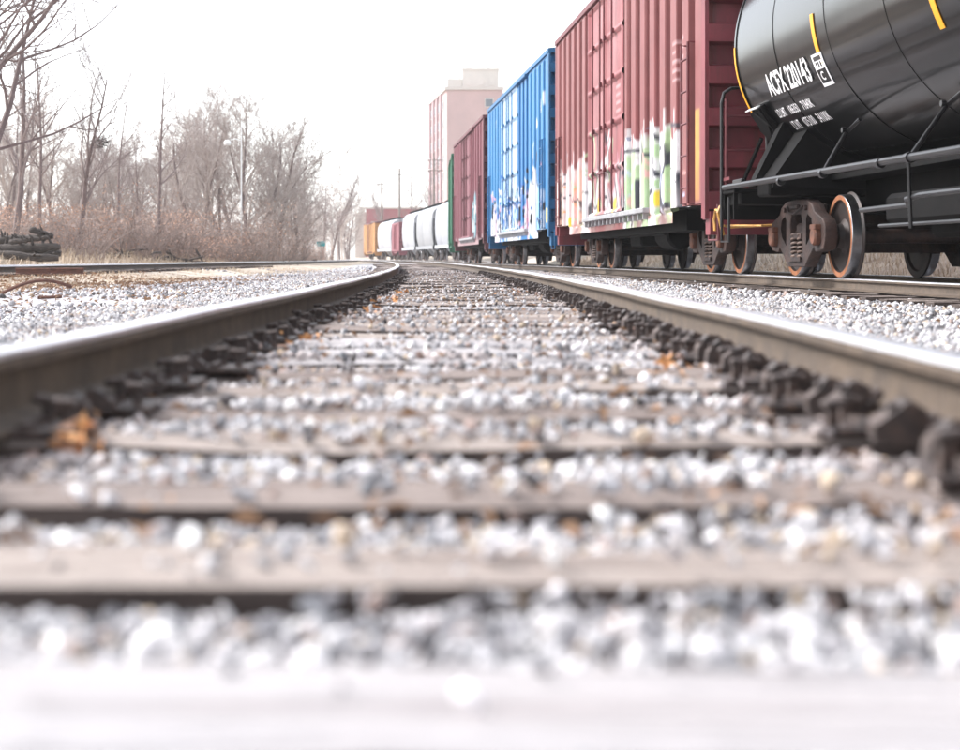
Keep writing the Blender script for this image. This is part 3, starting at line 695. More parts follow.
def paint_red(s, z):
    P = np.c_[s, z]; rg = random.Random(3); C = np.tile([.205, .050, .050], (len(s), 1))
    f = .5 + .5 * noise2(s, z * .4, 2, 1.3); C = C * (1 - .22 * f[:, None]) + np.array([.30, .165, .155]) * (.22 * f[:, None])
    W_, PG, PK, BK, YL, BL = (.66, .65, .66), (.38, .52, .30), (.66, .38, .35), (.035, .035, .05), (.75, .55, .05), (.45, .50, .68)
    n1 = noise2(s, z, 4, 2.5)
    top = 2.12 + .18 * np.sin(s * 5.2 + 1) + .10 * np.sin(s * 11) + .05 * n1                       # right hand piece
    k = np.clip((top - z) / .05, 0, 1) * sm(1.35, 1.6, s) * (1 - sm(6.2, 6.6, s)); C = fillmask(P, C, k, W_)
    for c, w_, h in ((2.5, .32, .9), (3.3, .25, .8), (4.3, .34, .9), (5.3, .35, .85), (5.9, .2, .8)):
        C = blob(P, C, (c, 1.25), w_, h, PG, c)
    C = blob(P, C, (3.65, 1.35), .2, .75, W_, 1); C = blob(P, C, (4.8, 1.5), .16, .6, W_, 2); C = blob(P, C, (2.95, 1.2), .18, .7, (.58, .62, .72), 3)
    C = drips(P, C, 1.7, 6.2, 1.95, 22, W_, rg, True)
    for pts in ([(1.5, 2.05), (2.2, 2.12)], [(2.95, 1.85), (3.25, 1.8), (3.5, 2.1)], [(4.0, 1.8), (4.4, 1.85), (4.6, 2.15)], [(5.0, 1.95), (5.5, 1.98)], [(5.9, 2.0), (6.2, 2.0)]):
        C = stroke(P, C, pts, .03, BK)
    for (s0, z0, h, w_) in ((1.75, .95, .42, .075), (3.0, 1.05, .5, .07), (5.05, 1.0, .42, .075), (3.55, 1.45, .3, .04), (4.5, 1.75, .22, .05), (2.65, 1.65, .2, .05)):
        C = stroke(P, C, [(s0, z0), (s0 + .04, z0 + h)], w_, BK, .03)
    for _ in range(46):
        s0 = rg.uniform(1.6, 6.3); z0 = rg.uniform(.85, 1.9); a = rg.uniform(0, 6.28); pts = [(s0, z0)]
        for q in range(3): a += rg.uniform(-1., 1.); pts.append((pts[-1][0] + .16 * math.cos(a), pts[-1][1] + .16 * math.sin(a)))
        C = stroke(P, C, pts, rg.uniform(.012, .05), rg.choice([BK, BK, BL, (.16, .2, .3), W_, PK]), .012)
    for c in ((4.82, 1.02), (3.45, 1.12)): C = blob(P, C, c, .11, .12, YL, 2, .3)
    top = 2.25 + .12 * np.sin(s * 4) - .03 * (s - 10)                                             # left hand piece
    k = np.clip((top - z) / .06, 0, 1) * sm(10.0, 10.3, s) * (1 - sm(15.2, 15.5, s)); C = fillmask(P, C, k * .85, (.68, .56, .55))
    for c in (10.7, 11.7, 12.6, 13.6, 14.7): C = blob(P, C, (c, 1.35), .36, .75, [PK, W_, (.70, .45, .36)][int(c) % 3], c, .2)
    C = drips(P, C, 10.2, 15.2, 2.1, 16, W_, rg, True)
    for (s0, z0, h, w_) in ((10.6, 1.0, .5, .05), (12.1, .95, .5, .08), (13.8, 1.1, .55, .11), (14.9, 1.2, .7, .12), (11.4, 1.6, .3, .04)): C = stroke(P, C, [(s0, z0), (s0 + .05, z0 + h)], w_, BK, .04)
    for _ in range(30):
        s0 = rg.uniform(10.3, 15.2); z0 = rg.uniform(.9, 2.1); a = rg.uniform(0, 6.28); pts = [(s0, z0)]
        for q in range(4): a += rg.uniform(-1., 1.); pts.append((pts[-1][0] + .2 * math.cos(a), pts[-1][1] + .2 * math.sin(a)))
        C = stroke(P, C, pts, rg.uniform(.01, .03), rg.choice([BK, BK, W_, PG, (.65, .3, .1)]), .015)
    C = blob(P, C, (13.2, 1.0), .12, .1, YL, 1, .3)
    k = (sm(.3, .35, s) * (1 - sm(.58, .63, s))) * sm(.95, 1.0, z) * (1 - sm(2.15, 2.2, z)); C = fillmask(P, C, k * (.7 + .5 * n1), (.52, .28, .07))    # yellow patch by the ladder
    k = np.clip((.98 - z) / .15, 0, 1) * np.clip(.25 + .9 * noise2(s, z * 3, 14, 3.), 0, 1); C = fillmask(P, C, k, (.22, .12, .11))
    for r_ in range(5):                                                                          # faded stencilled data, upper right
        for q in range(7):
            if rg.random() < .8: C = stroke(P, C, [(1.35 + q * .11, 3.25 - r_ * .13), (1.35 + q * .11 + .05, 3.25 - r_ * .13)], .022, (.62, .42, .42), .012, .7)
    return C
def paint_blue(s, z):
    P = np.c_[s, z]; rg = random.Random(8); C = np.tile([.006, .135, .34], (len(s), 1))
    f = .5 + .5 * noise2(s, z * .3, 2, 1.1); C = C * (1 - .25 * f[:, None]) + np.array([.07, .33, .52]) * (.25 * f[:, None])
    W_, BK, PK, LB = (.58, .59, .62), (.02, .02, .03), (.62, .32, .40), (.25, .48, .72)
    top = 1.75 + .95 * np.exp(-((s - 2.6) / .8) ** 2) + .35 * np.sin(s * 2.1) + .18 * noise2(s, z, 5, 3)
    k = np.clip((top - z) / .08, 0, 1) * sm(.9, 1.2, s) * (1 - sm(14.2, 14.6, s)); hol = noise2(s, z, 15, 2.2)
    C = fillmask(P, C, k * np.clip(.5 + 3.5 * (hol + .28), 0, 1), W_)
    for c in (2.1, 4.2, 10.5, 12.5): C = blob(P, C, (c, 1.3), .28, .7, [PK, LB, LB, W_][int(c) % 4], c, .3)
    C = drips(P, C, 1.2, 14, 1.9, 34, W_, rg, True)
    for _ in range(170):
        s0 = rg.uniform(1.2, 14.0); z0 = rg.uniform(.8, 2.3 if s0 > 4 else 2.8); a = rg.uniform(0, 6.28); pts = [(s0, z0)]
        for q in range(3): a += rg.uniform(-1.2, 1.2); pts.append((pts[-1][0] + .17 * math.cos(a), pts[-1][1] + .15 * math.sin(a)))
        C = stroke(P, C, pts, rg.uniform(.025, .065), rg.choice([BK, BK, BK, W_, W_, (.02, .12, .4), PK]), .015)
    for _ in range(8):
        C = blob(P, C, (rg.uniform(.5, 14), rg.uniform(3.5, 4.6)), rg.uniform(.03, .12), rg.uniform(.05, .2), W_, _, .4)
    k = sm(.18, .22, s) * (1 - sm(.5, .55, s)) * sm(1.05, 1.1, z) * (1 - sm(1.4, 1.45, z)); return fillmask(P, C, k, (.70, .50, .12))
def paint_maroon(s, z):
    P = np.c_[s, z]; rg = random.Random(12); C = np.tile([.16, .048, .062], (len(s), 1))
    f = .5 + .5 * noise2(s, z * .3, 2, 1.1); C = C * (1 - .25 * f[:, None]) + np.array([.25, .11, .13]) * (.25 * f[:, None])
    C = blob(P, C, (3.9, 1.75), .9, .75, (.20, .33, .37), 2, .2); C = blob(P, C, (4.2, 1.4), .4, .3, (.5, .52, .52), 1, .2)
    for _ in range(14):
        s0 = rg.uniform(3.0, 4.8); z0 = rg.uniform(1.1, 2.4); a = rg.uniform(0, 6.28); pts = [(s0, z0)]
        for q in range(3): a += rg.uniform(-1., 1.); pts.append((pts[-1][0] + .25 * math.cos(a), pts[-1][1] + .25 * math.sin(a)))
        C = stroke(P, C, pts, .035, rg.choice([(.05, .05, .07), (.68, .68, .68)]), .02)
    k = np.clip((1.0 + .12 * np.sin(s * 3) - z) / .1, 0, 1) * .6; return fillmask(P, C, k, (.42, .34, .34))
def boxcar(name, fn, y0, length, H, paint, m_side, m_end, m_trim, label, sill=.72, door=(.40, .66), rib=.8, detail=True, width=3.2, flat=None, fish=True):
    root = car_root(name, fn, y0, length); tag(root, label, 'boxcar', 'freight cars of the train'); Lh = length; hw = width / 2
    d0, d1 = door[0] * Lh, door[1] * Lh
    for side in (1, -1):                                              # corrugated side walls
        st = (.03 if (detail and side > 0) else .1)
        base = [0., .05]; s = .0; ss = []
        n_r = round(Lh / rib); rb = Lh / n_r
        grid = np.unique(np.round(np.r_[np.arange(0, Lh, st), Lh, np.concatenate([np.array([.21, .26, .74, .79]) * rb + i * rb for i in range(n_r)])], 4))
        zs = np.arange(sill, H - .02, st if side > 0 else .4); zs = np.unique(np.r_[zs, H - .02])
        S, Z = np.meshgrid(grid, zs); ph = (S / rb) % 1.
        wv = np.clip(np.minimum((ph - .21) / .05, (.79 - ph) / .05), 0, 1)
        wv = np.where((S > d0 - .05) & (S < d1 + .05), 0, wv); wv = np.where((S < .12) | (S > Lh - .12) | (Z > H - .16) | (Z < sill + .16), .8, wv)
        Yv = side * (hw - .13 + .13 * wv)
        V = np.stack([S, Yv, Z], -1).reshape(-1, 3); a_, b_ = S.shape; ix = np.arange(a_ * b_).reshape(a_, b_)
        Fq = np.stack([ix[:-1, :-1], ix[:-1, 1:], ix[1:, 1:], ix[1:, :-1]], -1).reshape(-1, 4)
        if fish:                                                      # bottom edge steps up near both ends
            cz = Z[:-1, :-1].ravel(); cs_ = S[:-1, :-1].ravel(); keep = ~((cz < sill + .20) & ((cs_ < 2.2) | (cs_ > Lh - 2.2))); Fq = Fq[keep]
        if side > 0: Fq = Fq[:, ::-1]
        C = paint(S.ravel(), Z.ravel()) if paint and side > 0 else np.tile(flat or (.3, .1, .1), (a_ * b_, 1))
        if paint and side < 0: C = np.tile(paint(np.array([7.]), np.array([4.5]))[0], (a_ * b_, 1))
        o = link('side_wall', np_mesh('side_wall', V, Fq, m_side, C, quad=True), root)
    # core, roof, end walls
    mb = MB(); mb.box((Lh / 2, 0, (sill + .2 + H - .1) / 2), (Lh - .7, width - .3, H - .1 - sill - .2)); mb.box((Lh / 2, 0, sill + .05), (Lh - 4.6, width - .5, .3))
    mb.build('body_core', m_frame, root)
    mb = MB(); mb.prismx([(-hw - .02, H - .10), (hw + .02, H - .10), (hw + .02, H), (hw * .5, H + .09), (0, H + .12), (-hw * .5, H + .09), (-hw - .02, H)], -.03, Lh + .03)
    k = 0.4
    while k < Lh: mb.prismx([(-hw, H - .02), (hw, H - .02), (hw, H + .02), (0, H + .14), (-hw, H + .02)], k, k + .08); k += 1.2
    mb.build('roof', m_trim, root)
    for sx, x0 in ((-1, 0), (1, Lh)):
        mb = MB(); prof = [(0, sill)]; z = sill + .02; per = (H - sill - .15) / 8
        for i in range(8):
            zz = sill + .1 + i * per; prof += [(0, zz), (.17, zz + per * .05), (.17, zz + per * .46), (0, zz + per * .54)]
        prof += [(0, H - .02), (-.2, H - .02), (-.2, sill)]
        # ribs fade out before the corner posts
        mb.prism([(x0 + sx * (-.14 + p[0]), p[1]) for p in prof], -hw + .045, hw - .045)
        mb.box((x0 - sx * .09, hw - .02, (sill + H) / 2), (.22, .05, H - sill - .02)); mb.box((x0 - sx * .09, -hw + .02, (sill + H) / 2), (.22, .05, H - sill - .02))
        mb.box((x0 - sx * .06, 0, sill - .05), (.26, width - .1, .30)); mb.build('end_wall', m_end, root)
        mb = MB(); mb.box((x0 - sx * .3, 0, sill + .08), (.6, .5, .42)); mb.build('draft_pocket', m_frame, root)
        coupler(root, x0, sx)
    # door
    mb = MB(); y_ = hw + .012; zb, zt = sill + .30, H - .20
    dw = d1 - d0
    mb.box(((d0 + d1) / 2, y_ - .04, (zb + zt) / 2), (dw, .05, zt - zb))
    hz = [zb + (zt - zb) * q for q in (0, .20, .40, .60, .80, 1.)]
    for q in hz: mb.box(((d0 + d1) / 2, y_ + .01, q), (dw, .07, .09), bev=.012)
    for q in (d0, d0 + dw * .5, d1): mb.box((q, y_ + .012, (zb + zt) / 2), (.10, .075, zt - zb), bev=.012)
    S = []
    md = mb.mesh('door', m_side)
    co = np.zeros(len(md.vertices) * 3); md.vertices.foreach_get('co', co); co = co.reshape(-1, 3)
    md2 = md
    if paint:                                                         # finer panel so that the paint carries over the door
        bpy.data.meshes.remove(md); st = .03 if detail else .1
        gS, gZ = np.meshgrid(np.arange(d0, d1 + st, st), np.arange(zb, zt + st, st)); a_, b_ = gS.shape; ix = np.arange(a_ * b_).reshape(a_, b_)
        rel = np.zeros_like(gS)
        for q in hz: rel = np.maximum(rel, np.clip((.05 - np.abs(gZ - q)) / .012, 0, 1))
        for q in (d0 + .05, d0 + dw * .5, d1 - .05): rel = np.maximum(rel, np.clip((.055 - np.abs(gS - q)) / .012, 0, 1))
        V = np.stack([gS, y_ - .03 + .05 * rel, gZ], -1).reshape(-1, 3); Fq = np.stack([ix[:-1, :-1], ix[:-1, 1:], ix[1:, 1:], ix[1:, :-1]], -1).reshape(-1, 4)[:, ::-1]
        Pz = np.c_[gS.ravel(), gZ.ravel()]; rgd = random.Random(31); C = door_paint(name, Pz, d0, d1, zb, rgd)
        md2 = np_mesh('door', V, Fq, m_side, C, quad=True)
    dr = link('door', md2, root)
    mb = MB()
    for q in (d0 + dw * .22, d0 + dw * .44, d0 + dw * .56, d0 + dw * .78):
        mb.tube([(q, y_ + .055, zb + .05), (q, y_ + .055, zt - .05)], .018, 6)
        for zz in hz[1:-1]: mb.box((q, y_ + .045, zz), (.09, .05, .08))
    mb.box((d0 + dw * .5, y_ + .07, zb + .75), (.7, .03, .05)); mb.build('lock_bar', m_trim, dr)
    mb = MB(); mb.box(((d0 + d1) / 2 - .9, hw + .03, zb - .06), (dw + 2.6, .12, .08), bev=.01);
    for q in np.arange(d0 - 2., d1 + .6, .45): mb.box((q, hw + .0, zb - .14), (.06, .09, .12))
    mb.build('door_track', m_roof if detail else m_trim, root)
    mb = MB(); mb.box(((d0 + d1) / 2 - .9, hw + .03, zt + .06), (dw + 2.6, .10, .07), bev=.01); mb.build('door_track', m_trim, root)
    # ladders and grab irons
    if detail:
        ladder(root, lambda u, z, o_: (u, hw - .02 + o_, z), .72, 1.15, .95, 3.1, 5, m_trim)
        ladder(root, lambda u, z, o_: (u, hw - .02 + o_, z), Lh - 1.1, Lh - .6, .95, 2.9, 5, m_trim)
        ladder(root, lambda u, z, o_: (-.0 - o_ - .03, u, z), hw - .95, hw - .25, .95, 2.25, 3, m_trim)
        ladder(root, lambda u, z, o_: (Lh + o_ + .03, u, z), -hw + .25, -hw + .95, .95, 2.25, 3, m_trim)
        mb = MB(); mb.box((-.28, .3, 1.22), (.42, 2.2, .04)); mb.tube([(-.28, hw - .1, .9), (-.33, hw - .1, .45), (.2, hw - .1, .45), (.25, hw - .1, .9)], .018, 6)
        mb.build('crossover_step', m_trim, root)
        mb = MB(); mb.tube([(Lh / 2 - 2.6, hw - .5, .62), (Lh / 2 + 2, hw - .5, .62)], .03, 6); mb.box((Lh / 2 + 1, hw - .9, .62), (1.1, .5, .36), bev=.03)
        mb.lathe([(-.6, 0), (-.6, .2), (-.55, .24), (.45, .24), (.5, .2), (.5, 0)], 16, 'x', Matrix.Translation((Lh / 2 - 1.8, hw - .8, .6))); mb.box((Lh / 2, 0, .64), (Lh - .8, .5, .3))
        mb.build('underframe', m_frame, root)
    else:
        mb = MB(); mb.box((Lh / 2, 0, .64), (Lh - .8, .5, .3)); mb.build('underframe', m_frame, root)
    truck(root, 2.25, detail=detail); truck(root, Lh - 2.25, detail=detail)
    return root
def door_paint(name, P, d0, d1, zb, rg):
    W_, BK, YL = (.72, .71, .72), (.04, .04, .05), (.76, .55, .05)
    if 'red' in name:
        C = np.tile([.28, .080, .088], (len(P), 1)); n1 = noise2(P[:, 0], P[:, 1], 6, 1.5)
        C = fillmask(P, C, .35 * (.5 + .5 * n1), (.50, .30, .30)); zt_ = 1.75 + .35 * np.sin(P[:, 0] * 3.1) ; C = fillmask(P, C, np.clip((zt_ - P[:, 1]) / .12, 0, 1) * np.clip(.55 + 1.6 * noise2(P[:, 0], P[:, 1], 19, 2.4), 0, 1), (.60, .55, .57))
        for _ in range(46):
            s0 = rg.uniform(d0, d1); z0 = rg.uniform(.9, 2.0); a = rg.choice([1.3, 1.9, 4.4]); pts = [(s0, z0)]
            for q in range(4): a += rg.uniform(-.7, .7); pts.append((pts[-1][0] + .2 * math.cos(a), pts[-1][1] + .2 * math.sin(a)))
            C = stroke(P, C, pts, rg.uniform(.015, .055), rg.choice([W_, BK, BK, (.36, .5, .3), (.4, .16, .2)]), .02)
        C = blob(P, C, (d0 + 1.05, 1.15), .15, .14, YL, 1, .3); C = blob(P, C, (d0 + 2.9, 1.2), .16, .16, YL, 2, .3)
        k = np.clip((1.05 - P[:, 1]) / .1, 0, 1) * (.5 + .5 * n1); C = fillmask(P, C, k * .7, (.6, .42, .38))
        for r_ in range(4): C = stroke(P, C, [(d0 + .5, 3.2 - r_ * .14), (d0 + .9, 3.2 - r_ * .14)], .025, (.62, .45, .45), .015, .6)
        return C
    if 'blue' in name:
        C = np.tile([.38, .50, .62], (len(P), 1)); n1 = noise2(P[:, 0], P[:, 1] * .4, 6, 1.2); C = fillmask(P, C, np.clip(.4 + .7 * n1, 0, 1) * .85, (.14, .36, .66))
        for _ in range(120):
            s0 = rg.uniform(d0, d1); z0 = rg.uniform(.95, 1.7 + 1.2 * rg.random() ** 2); a = rg.uniform(0, 6.28); pts = [(s0, z0)]
            for q in range(3): a += rg.uniform(-1., 1.); pts.append((pts[-1][0] + .14 * math.cos(a), pts[-1][1] + .14 * math.sin(a)))
            C = stroke(P, C, pts, rg.uniform(.03, .07), rg.choice([BK, BK, W_, (.02, .13, .45), (.02, .13, .45)]), .02)
        return C
    C = np.tile([.18, .07, .085], (len(P), 1)); n1 = noise2(P[:, 0], P[:, 1], 6, 1.2); return fillmask(P, C, .4 * (.5 + .5 * n1), (.34, .19, .21))

RED = boxcar('red_boxcar', train, 19.78, 15.45, 5.18, paint_red, m_red, m_redend, m_redtrim,
       'faded red ribbed boxcar with white and green graffiti, coupled behind the black tank car')
BLU = boxcar('blue_boxcar', train, 36.45, 15.2, 5.2, paint_blue, m_blue, m_blueend, m_blueend,
       'bright blue ribbed boxcar with black and white graffiti along its foot', door=(.42, .70), rib=.85)
MAR = boxcar('maroon_boxcar', train, 53.2, 14.5, 5.18, paint_maroon, m_maroon, m_maroonend, m_maroonend,
       'dull maroon boxcar with a small pale blue graffiti figure, beyond the blue one', door=(.40, .68), rib=1.0)

# ------------------------------------------------------------ black tank car
TL = 16.2; TY0 = 18.98 - 16.15
TANK = car_root('tank_car', train, TY0, TL)
tag(TANK, 'glossy black tank car with white lettering and yellow edge stripes, nearest car of the train', 'tank car', 'freight cars of the train')
TR, TZ = 1.5, 2.75
Y2s = lambda Y: (Y - TY0) / (math.cos(math.atan(.075)))       # photo depth -> distance along the car
sE = Y2s(18.55)
mb = MB()
prof = []
for i in range(9): a = R(90) * i / 8; prof.append((sE + .52 * math.cos(a), TR * math.sin(a) + (0.0)))
for s_ in np.arange(sE - .1, TL - sE, -.5): prof.append((float(s_), TR))
for i in range(9): a = R(90) * i / 8; prof.append((TL - sE - .52 * math.sin(a), TR * math.cos(a)))
prof = [(h, max(r_, .001)) for h, r_ in prof]
# slightly dented jacket plates
mb.lathe(prof, 96, 'x', Matrix.Translation((0, 0, TZ)))
V = []
for (x, y_, z) in mb.v:
    r_ = math.hypot(y_, z - TZ); th = math.atan2(z - TZ, y_)
    if r_ > 1.4: d = .004 * float(noise2(np.array(x), np.array(th * 2.2), 17, 1.6)); y_ += y_ / r_ * d; z += (z - TZ) / r_ * d
    V.append((x, y_, z))
mb.v = V
shell = mb.build('tank_shell', m_black, TANK, smooth=40)
for Yr in (16.9, 15.05, 13.4, 11.75, 9.9, 8.1, 6.3, 4.6):
    s_ = Y2s(Yr); mb = MB(); mb.lathe([(s_ - .014, TR - .01), (s_ - .012, TR + .0065), (s_ + .012, TR + .0065), (s_ + .014, TR - .01)], 96, 'x', Matrix.Translation((0, 0, TZ)), close=True); mb.build('weld_seam', m_black, shell, smooth=30)
s_ = sE; mb = MB(); mb.lathe([(s_ - .03, TR - .01), (s_ - .03, TR + .014), (s_ + .03, TR + .014), (s_ + .03, TR - .01)], 96, 'x', Matrix.Translation((0, 0, TZ)), close=True)
mb.build('weld_seam', m_black, shell, smooth=30)
def on_tank(s_, z, out=.0):                                   # point on the shell, near side, height z on the jacket
    a = math.asin(max(-1, min(1, (z - TZ) / TR))); return (s_, (TR + out) * math.cos(a), TZ + (TR + out) * math.sin(a))
def curved_strip(s0, s1, z0, z1, out, mat_, name, n_=14, th=.006):
    V = []; F = []
    for o_ in (out, out - th):
        for i in range(n_ + 1):
            z = z0 + (z1 - z0) * i / n_; V += [on_tank(s0, z, o_), on_tank(s1, z, o_)]
    k = 2 * (n_ + 1)
    for i in range(n_): F += [(2 * i, 2 * i + 1, 2 * i + 3, 2 * i + 2), (k + 2 * i, k + 2 * i + 2, k + 2 * i + 3, k + 2 * i + 1), (2 * i, 2 * i + 2, k + 2 * i + 2, k + 2 * i), (2 * i + 1, k + 2 * i + 1, k + 2 * i + 3, 2 * i + 3)]
    mb = MB(); mb.add(V, F); return mb.build(name, mat_, shell)
for s0, s1, z0, z1 in ((sE - .02, sE + .035, 1.55, 2.75), (Y2s(15.42) - .05, Y2s(15.42) + .05, 2.14, 2.66), (Y2s(12.35) - .05, Y2s(12.35) + .05, 2.06, 2.66), (Y2s(9.2) - .05, Y2s(9.2) + .05, 2.06, 2.66), (Y2s(6.1) - .05, Y2s(6.1) + .05, 2.06, 2.66)):
    curved_strip(s0, s1, z0, z1, .019 if s0 == sE - .02 else .012, m_yellow, 'reflective_stripe')
def lettering(txt, s_left, z_base, height, length, name, bold=.0, parent=None):
    cu = bpy.data.curves.new(name, 'FONT'); cu.body = txt; cu.size = 1; cu.offset = bold; cu.resolution_u = 3
    ob = bpy.data.objects.new(name, cu); COL.objects.link(ob); dg = bpy.context.evaluated_depsgraph_get()
    me = bpy.data.meshes.new_from_object(ob.evaluated_get(dg)); COL.objects.unlink(ob); bpy.data.objects.remove(ob); bpy.data.curves.remove(cu)
    bm = bmesh.new(); bm.from_mesh(me); bmesh.ops.triangulate(bm, faces=bm.faces)
    bmesh.ops.subdivide_edges(bm, edges=[e for e in bm.edges if abs(e.verts[0].co.y - e.verts[1].co.y) > .2], cuts=2)
    bm.to_mesh(me); bm.free()
    xs = [v.co.x for v in me.vertices]; ysv = [v.co.y for v in me.vertices]; x0, x1, y0, y1 = min(xs), max(xs), min(ysv), max(ysv)
    for v in me.vertices:
        s_ = s_left - (v.co.x - x0) / (x1 - x0) * length; z = z_base + (v.co.y - y0) / (y1 - y0) * height
        v.co = on_tank(s_, z, .014)
    me.materials.clear(); me.materials.append(m_white); me.name = name
    return link(name, me, parent or shell)
lettering('ACFX 220143', Y2s(17.50), 2.055, .245, 1.62, 'car_number', .022)
for z_, s0_, words in ((1.835, 17.66, (('LD.LMT', 0, .34), ('186350', .48, .35), ('71840K', .97, .38))), (1.685, 17.45, (('LT.WT', 0, .29), ('075100', .44, .38), ('34100K', .95, .40)))):
    for wd_, off_, len_ in words: lettering(wd_, Y2s(s0_) - off_, z_, .09, len_, 'small_lettering', .014)
sb = Y2s(15.68); pl = curved_strip(sb - .33, sb, 1.965, 2.28, .012, m_white, 'data_plate')
q = curved_strip(sb - .30, sb - .03, 2.0, 2.13, .016, m_black, 'plate_panel'); q.parent = shell
curved_strip(sb - .28, sb - .05, 2.215, 2.255, .016, m_black, 'plate_panel', 3)
for k in range(3): curved_strip(sb - .10 - k * .07, sb - .07 - k * .07, 2.15, 2.20, .016, m_black, 'plate_panel', 2)
cl = lettering('C', sb - .11, 2.02, .085, .10, 'small_lettering', .02)
for v in cl.data.vertices: v.co.y += .008
# underframe, sill, platform, railings
HWt = 1.60
mb = MB(); mb.box((TL / 2, 0, .92), (TL, .68, .42), bev=.02); mb.box((TL / 2, .50, 1.12), (TL - 1.0, .5, .06)); mb.box((TL / 2, -.50, 1.12), (TL - 1.0, .5, .06))
for x in (1.5, TL - 1.5):
    mb.box((x, 0, 1.02), (.5, 2.9, .20), bev=.02)
    for sy in (-1, 1):
        mb.prismx([(sy * .3, 1.0), (sy * 1.42, 1.0), (sy * 1.38, 1.15), (sy * 1.02, 1.66), (sy * .9, 1.58), (sy * .3, 1.35)], x - .30, x + .30)
mb.box((TL / 2 + 3.2, .2, .60), (1.8, .5, .36), bev=.05); mb.box((TL / 2, 0, .70), (8.5, 1.7, .30), bev=.05)
mb.lathe([(-.9, 0), (-.9, .18), (-.85, .21), (.85, .21), (.9, .18), (.9, 0)], 20, 'x', Matrix.Translation((TL / 2 - 2.6, .7, .55)))
mb.build('underframe', m_frame, TANK)
for x, sx in ((.35, -1), (TL - .35, 1)):
    mb = MB(); mb.box((x, 0, 1.02), (.72, 2 * HWt - .02, .05), bev=.01); mb.box((x, 0, .93), (.68, 2 * HWt - .2, .14), bev=.01)
    mb.box((x + sx * .35, 0, .86), (.05, 2 * HWt - .1, .34), bev=.01)
    for sy in (-1, 1): mb.box((x - sx * .27, sy * (HWt - .05), .85), (.05, .05, .34))
    mb.build('end_platform', m_frame, TANK)
for x in (1.05, TL - 1.05):                                   # triangular brackets under the tank heads
    sx = 1 if x > TL / 2 else -1
    for sy in (-1, 1):
        mb = MB(); mb.prismx([(sy * .35, 1.04), (sy * 1.50, 1.04), (sy * 1.46, 1.15), (sy * 1.12, 1.84), (sy * .8, 1.72), (sy * .35, 1.5)], x - (.20 if sx > 0 else .02), x + (.02 if sx > 0 else .20))
        mb.prism([(x + sx * .42, 1.04), (x, 1.04), (x, 1.75)], sy * 1.10 - .015, sy * 1.10 + .015)
        mb.tube([(x + sx * .48, sy * (HWt - .12), 1.05), (x + sx * .10, sy * 1.32, 1.62)], .028, 6); mb.build('head_bracket', m_frame, TANK)
mb = MB()                                                     # dark placard holder with a light top edge on the jacket
sp = Y2s(18.28)
for a, bb in ((.26, .0), ):
    mb.box((0, 0, 0), (.52, .05, .46), bev=.012); mb.box((0, .035, .0), (.34, .03, .30), Matrix.Rotation(R(45), 4, 'Y'), bev=.008); mb.box((-.28, .0, -.02), (.03, .10, .56))
pc = mb.build('placard_holder', m_frame, shell, on_tank(sp, 1.80, .03)); pc.rotation_euler = (R(-35), 0, 0)
mb = MB(); mb.box((0, 0.02, .0), (.54, .05, .016)); e_ = mb.build('holder_edge', m_galv, shell, on_tank(sp, 2.02, .04)); e_.rotation_euler = (R(-30), 0, 0)
mb = MB()
for i in range(15):
    pass
pts = [on_tank(Y2s(17.93) + .006 * i, 2.02 - i * .055, .035) for i in range(13)]
mb.tube(pts, .035, 6); mb.build('saddle_strap', m_frame, shell)
# running rail along the side, its braces and the lower pipes
for sy in (1, -1):
    mb = MB(); mb.tube([(.30, sy * HWt, 1.07), (.55, sy * HWt, 1.07), (TL / 2, sy * HWt, 1.015), (TL - .55, sy * HWt, 1.075), (TL - .25, sy * HWt, 1.075)], .034, 10)
    for Yc in (16.2, 14.72, 13.1, 12.4, 10.6, 8.4, 6.0): mb.tube([(Y2s(Yc) - .035, sy * HWt, 1.025), (Y2s(Yc) + .035, sy * HWt, 1.025)], .046, 10)
    mb.box((TL - .98, sy * HWt, 1.09), (.42, .05, .10), bev=.008)
    mb.build('running_rail', m_pipe, TANK)
    for (ya, yb) in ((14.75, 15.75), (12.40, 13.05), (10.0, 10.4), (7.4, 7.2), (5.2, 4.6)):
        mb = MB(); mb.tube([(Y2s(ya), sy * HWt, 1.02), (Y2s(yb), sy * 1.05, 1.50), (Y2s(yb) - .25, sy * .98, 1.62)], .022, 8)
        mb.lathe([(-.02, .0), (-.02, .03), (.02, .03), (.02, 0)], 8, 'y', Matrix.Translation((Y2s(yb), sy * 1.07, 1.53))); mb.build('rail_brace', m_pipe, TANK)
    mb = MB(); mb.tube([(Y2s(14.2), sy * (HWt - .2), .66), (Y2s(12.75), sy * (HWt - .12), .66), (Y2s(12.6), sy * (HWt - .05), .70), (Y2s(12.2), sy * (HWt - .02), .72), (Y2s(6), sy * (HWt - .02), .72)], .024, 8)
    mb.tube([(Y2s(13.4), sy * (HWt - .1), .50), (Y2s(6), sy * (HWt - .1), .50)], .016, 8)
    for Yc in (12.42, 9.8, 7.2): mb.tube([(Y2s(Yc), sy * HWt, 1.02), (Y2s(Yc), sy * (HWt - .02), .46)], .018, 6)
    mb.build('brake_pipe', m_pipe, TANK)
    for x, sx in ((TL - .12, 1), (.12, -1)):                  # tall curved hand grab at the platform corners
        mb = MB(); z1 = 2.30; mb.tube([(x, sy * HWt, .60), (x, sy * HWt, 1.0), (x, sy * HWt, z1 - .18), (x, sy * (HWt - .03), z1 - .06), (x, sy * (HWt - .12), z1), (x, sy * (HWt - .45), z1 + .02), (x, sy * (HWt - .55), z1 - .05), (x, sy * (HWt - .58), 1.1)], .022, 8)
        mb.tube([(x, sy * HWt, .95), (x, sy * HWt, .42), (x - sx * .38, sy * HWt, .42), (x - sx * .38, sy * HWt, .95)], .018, 6); mb.build('hand_grab', m_pipe, TANK)
mb = MB()                                                     # dome platform on top
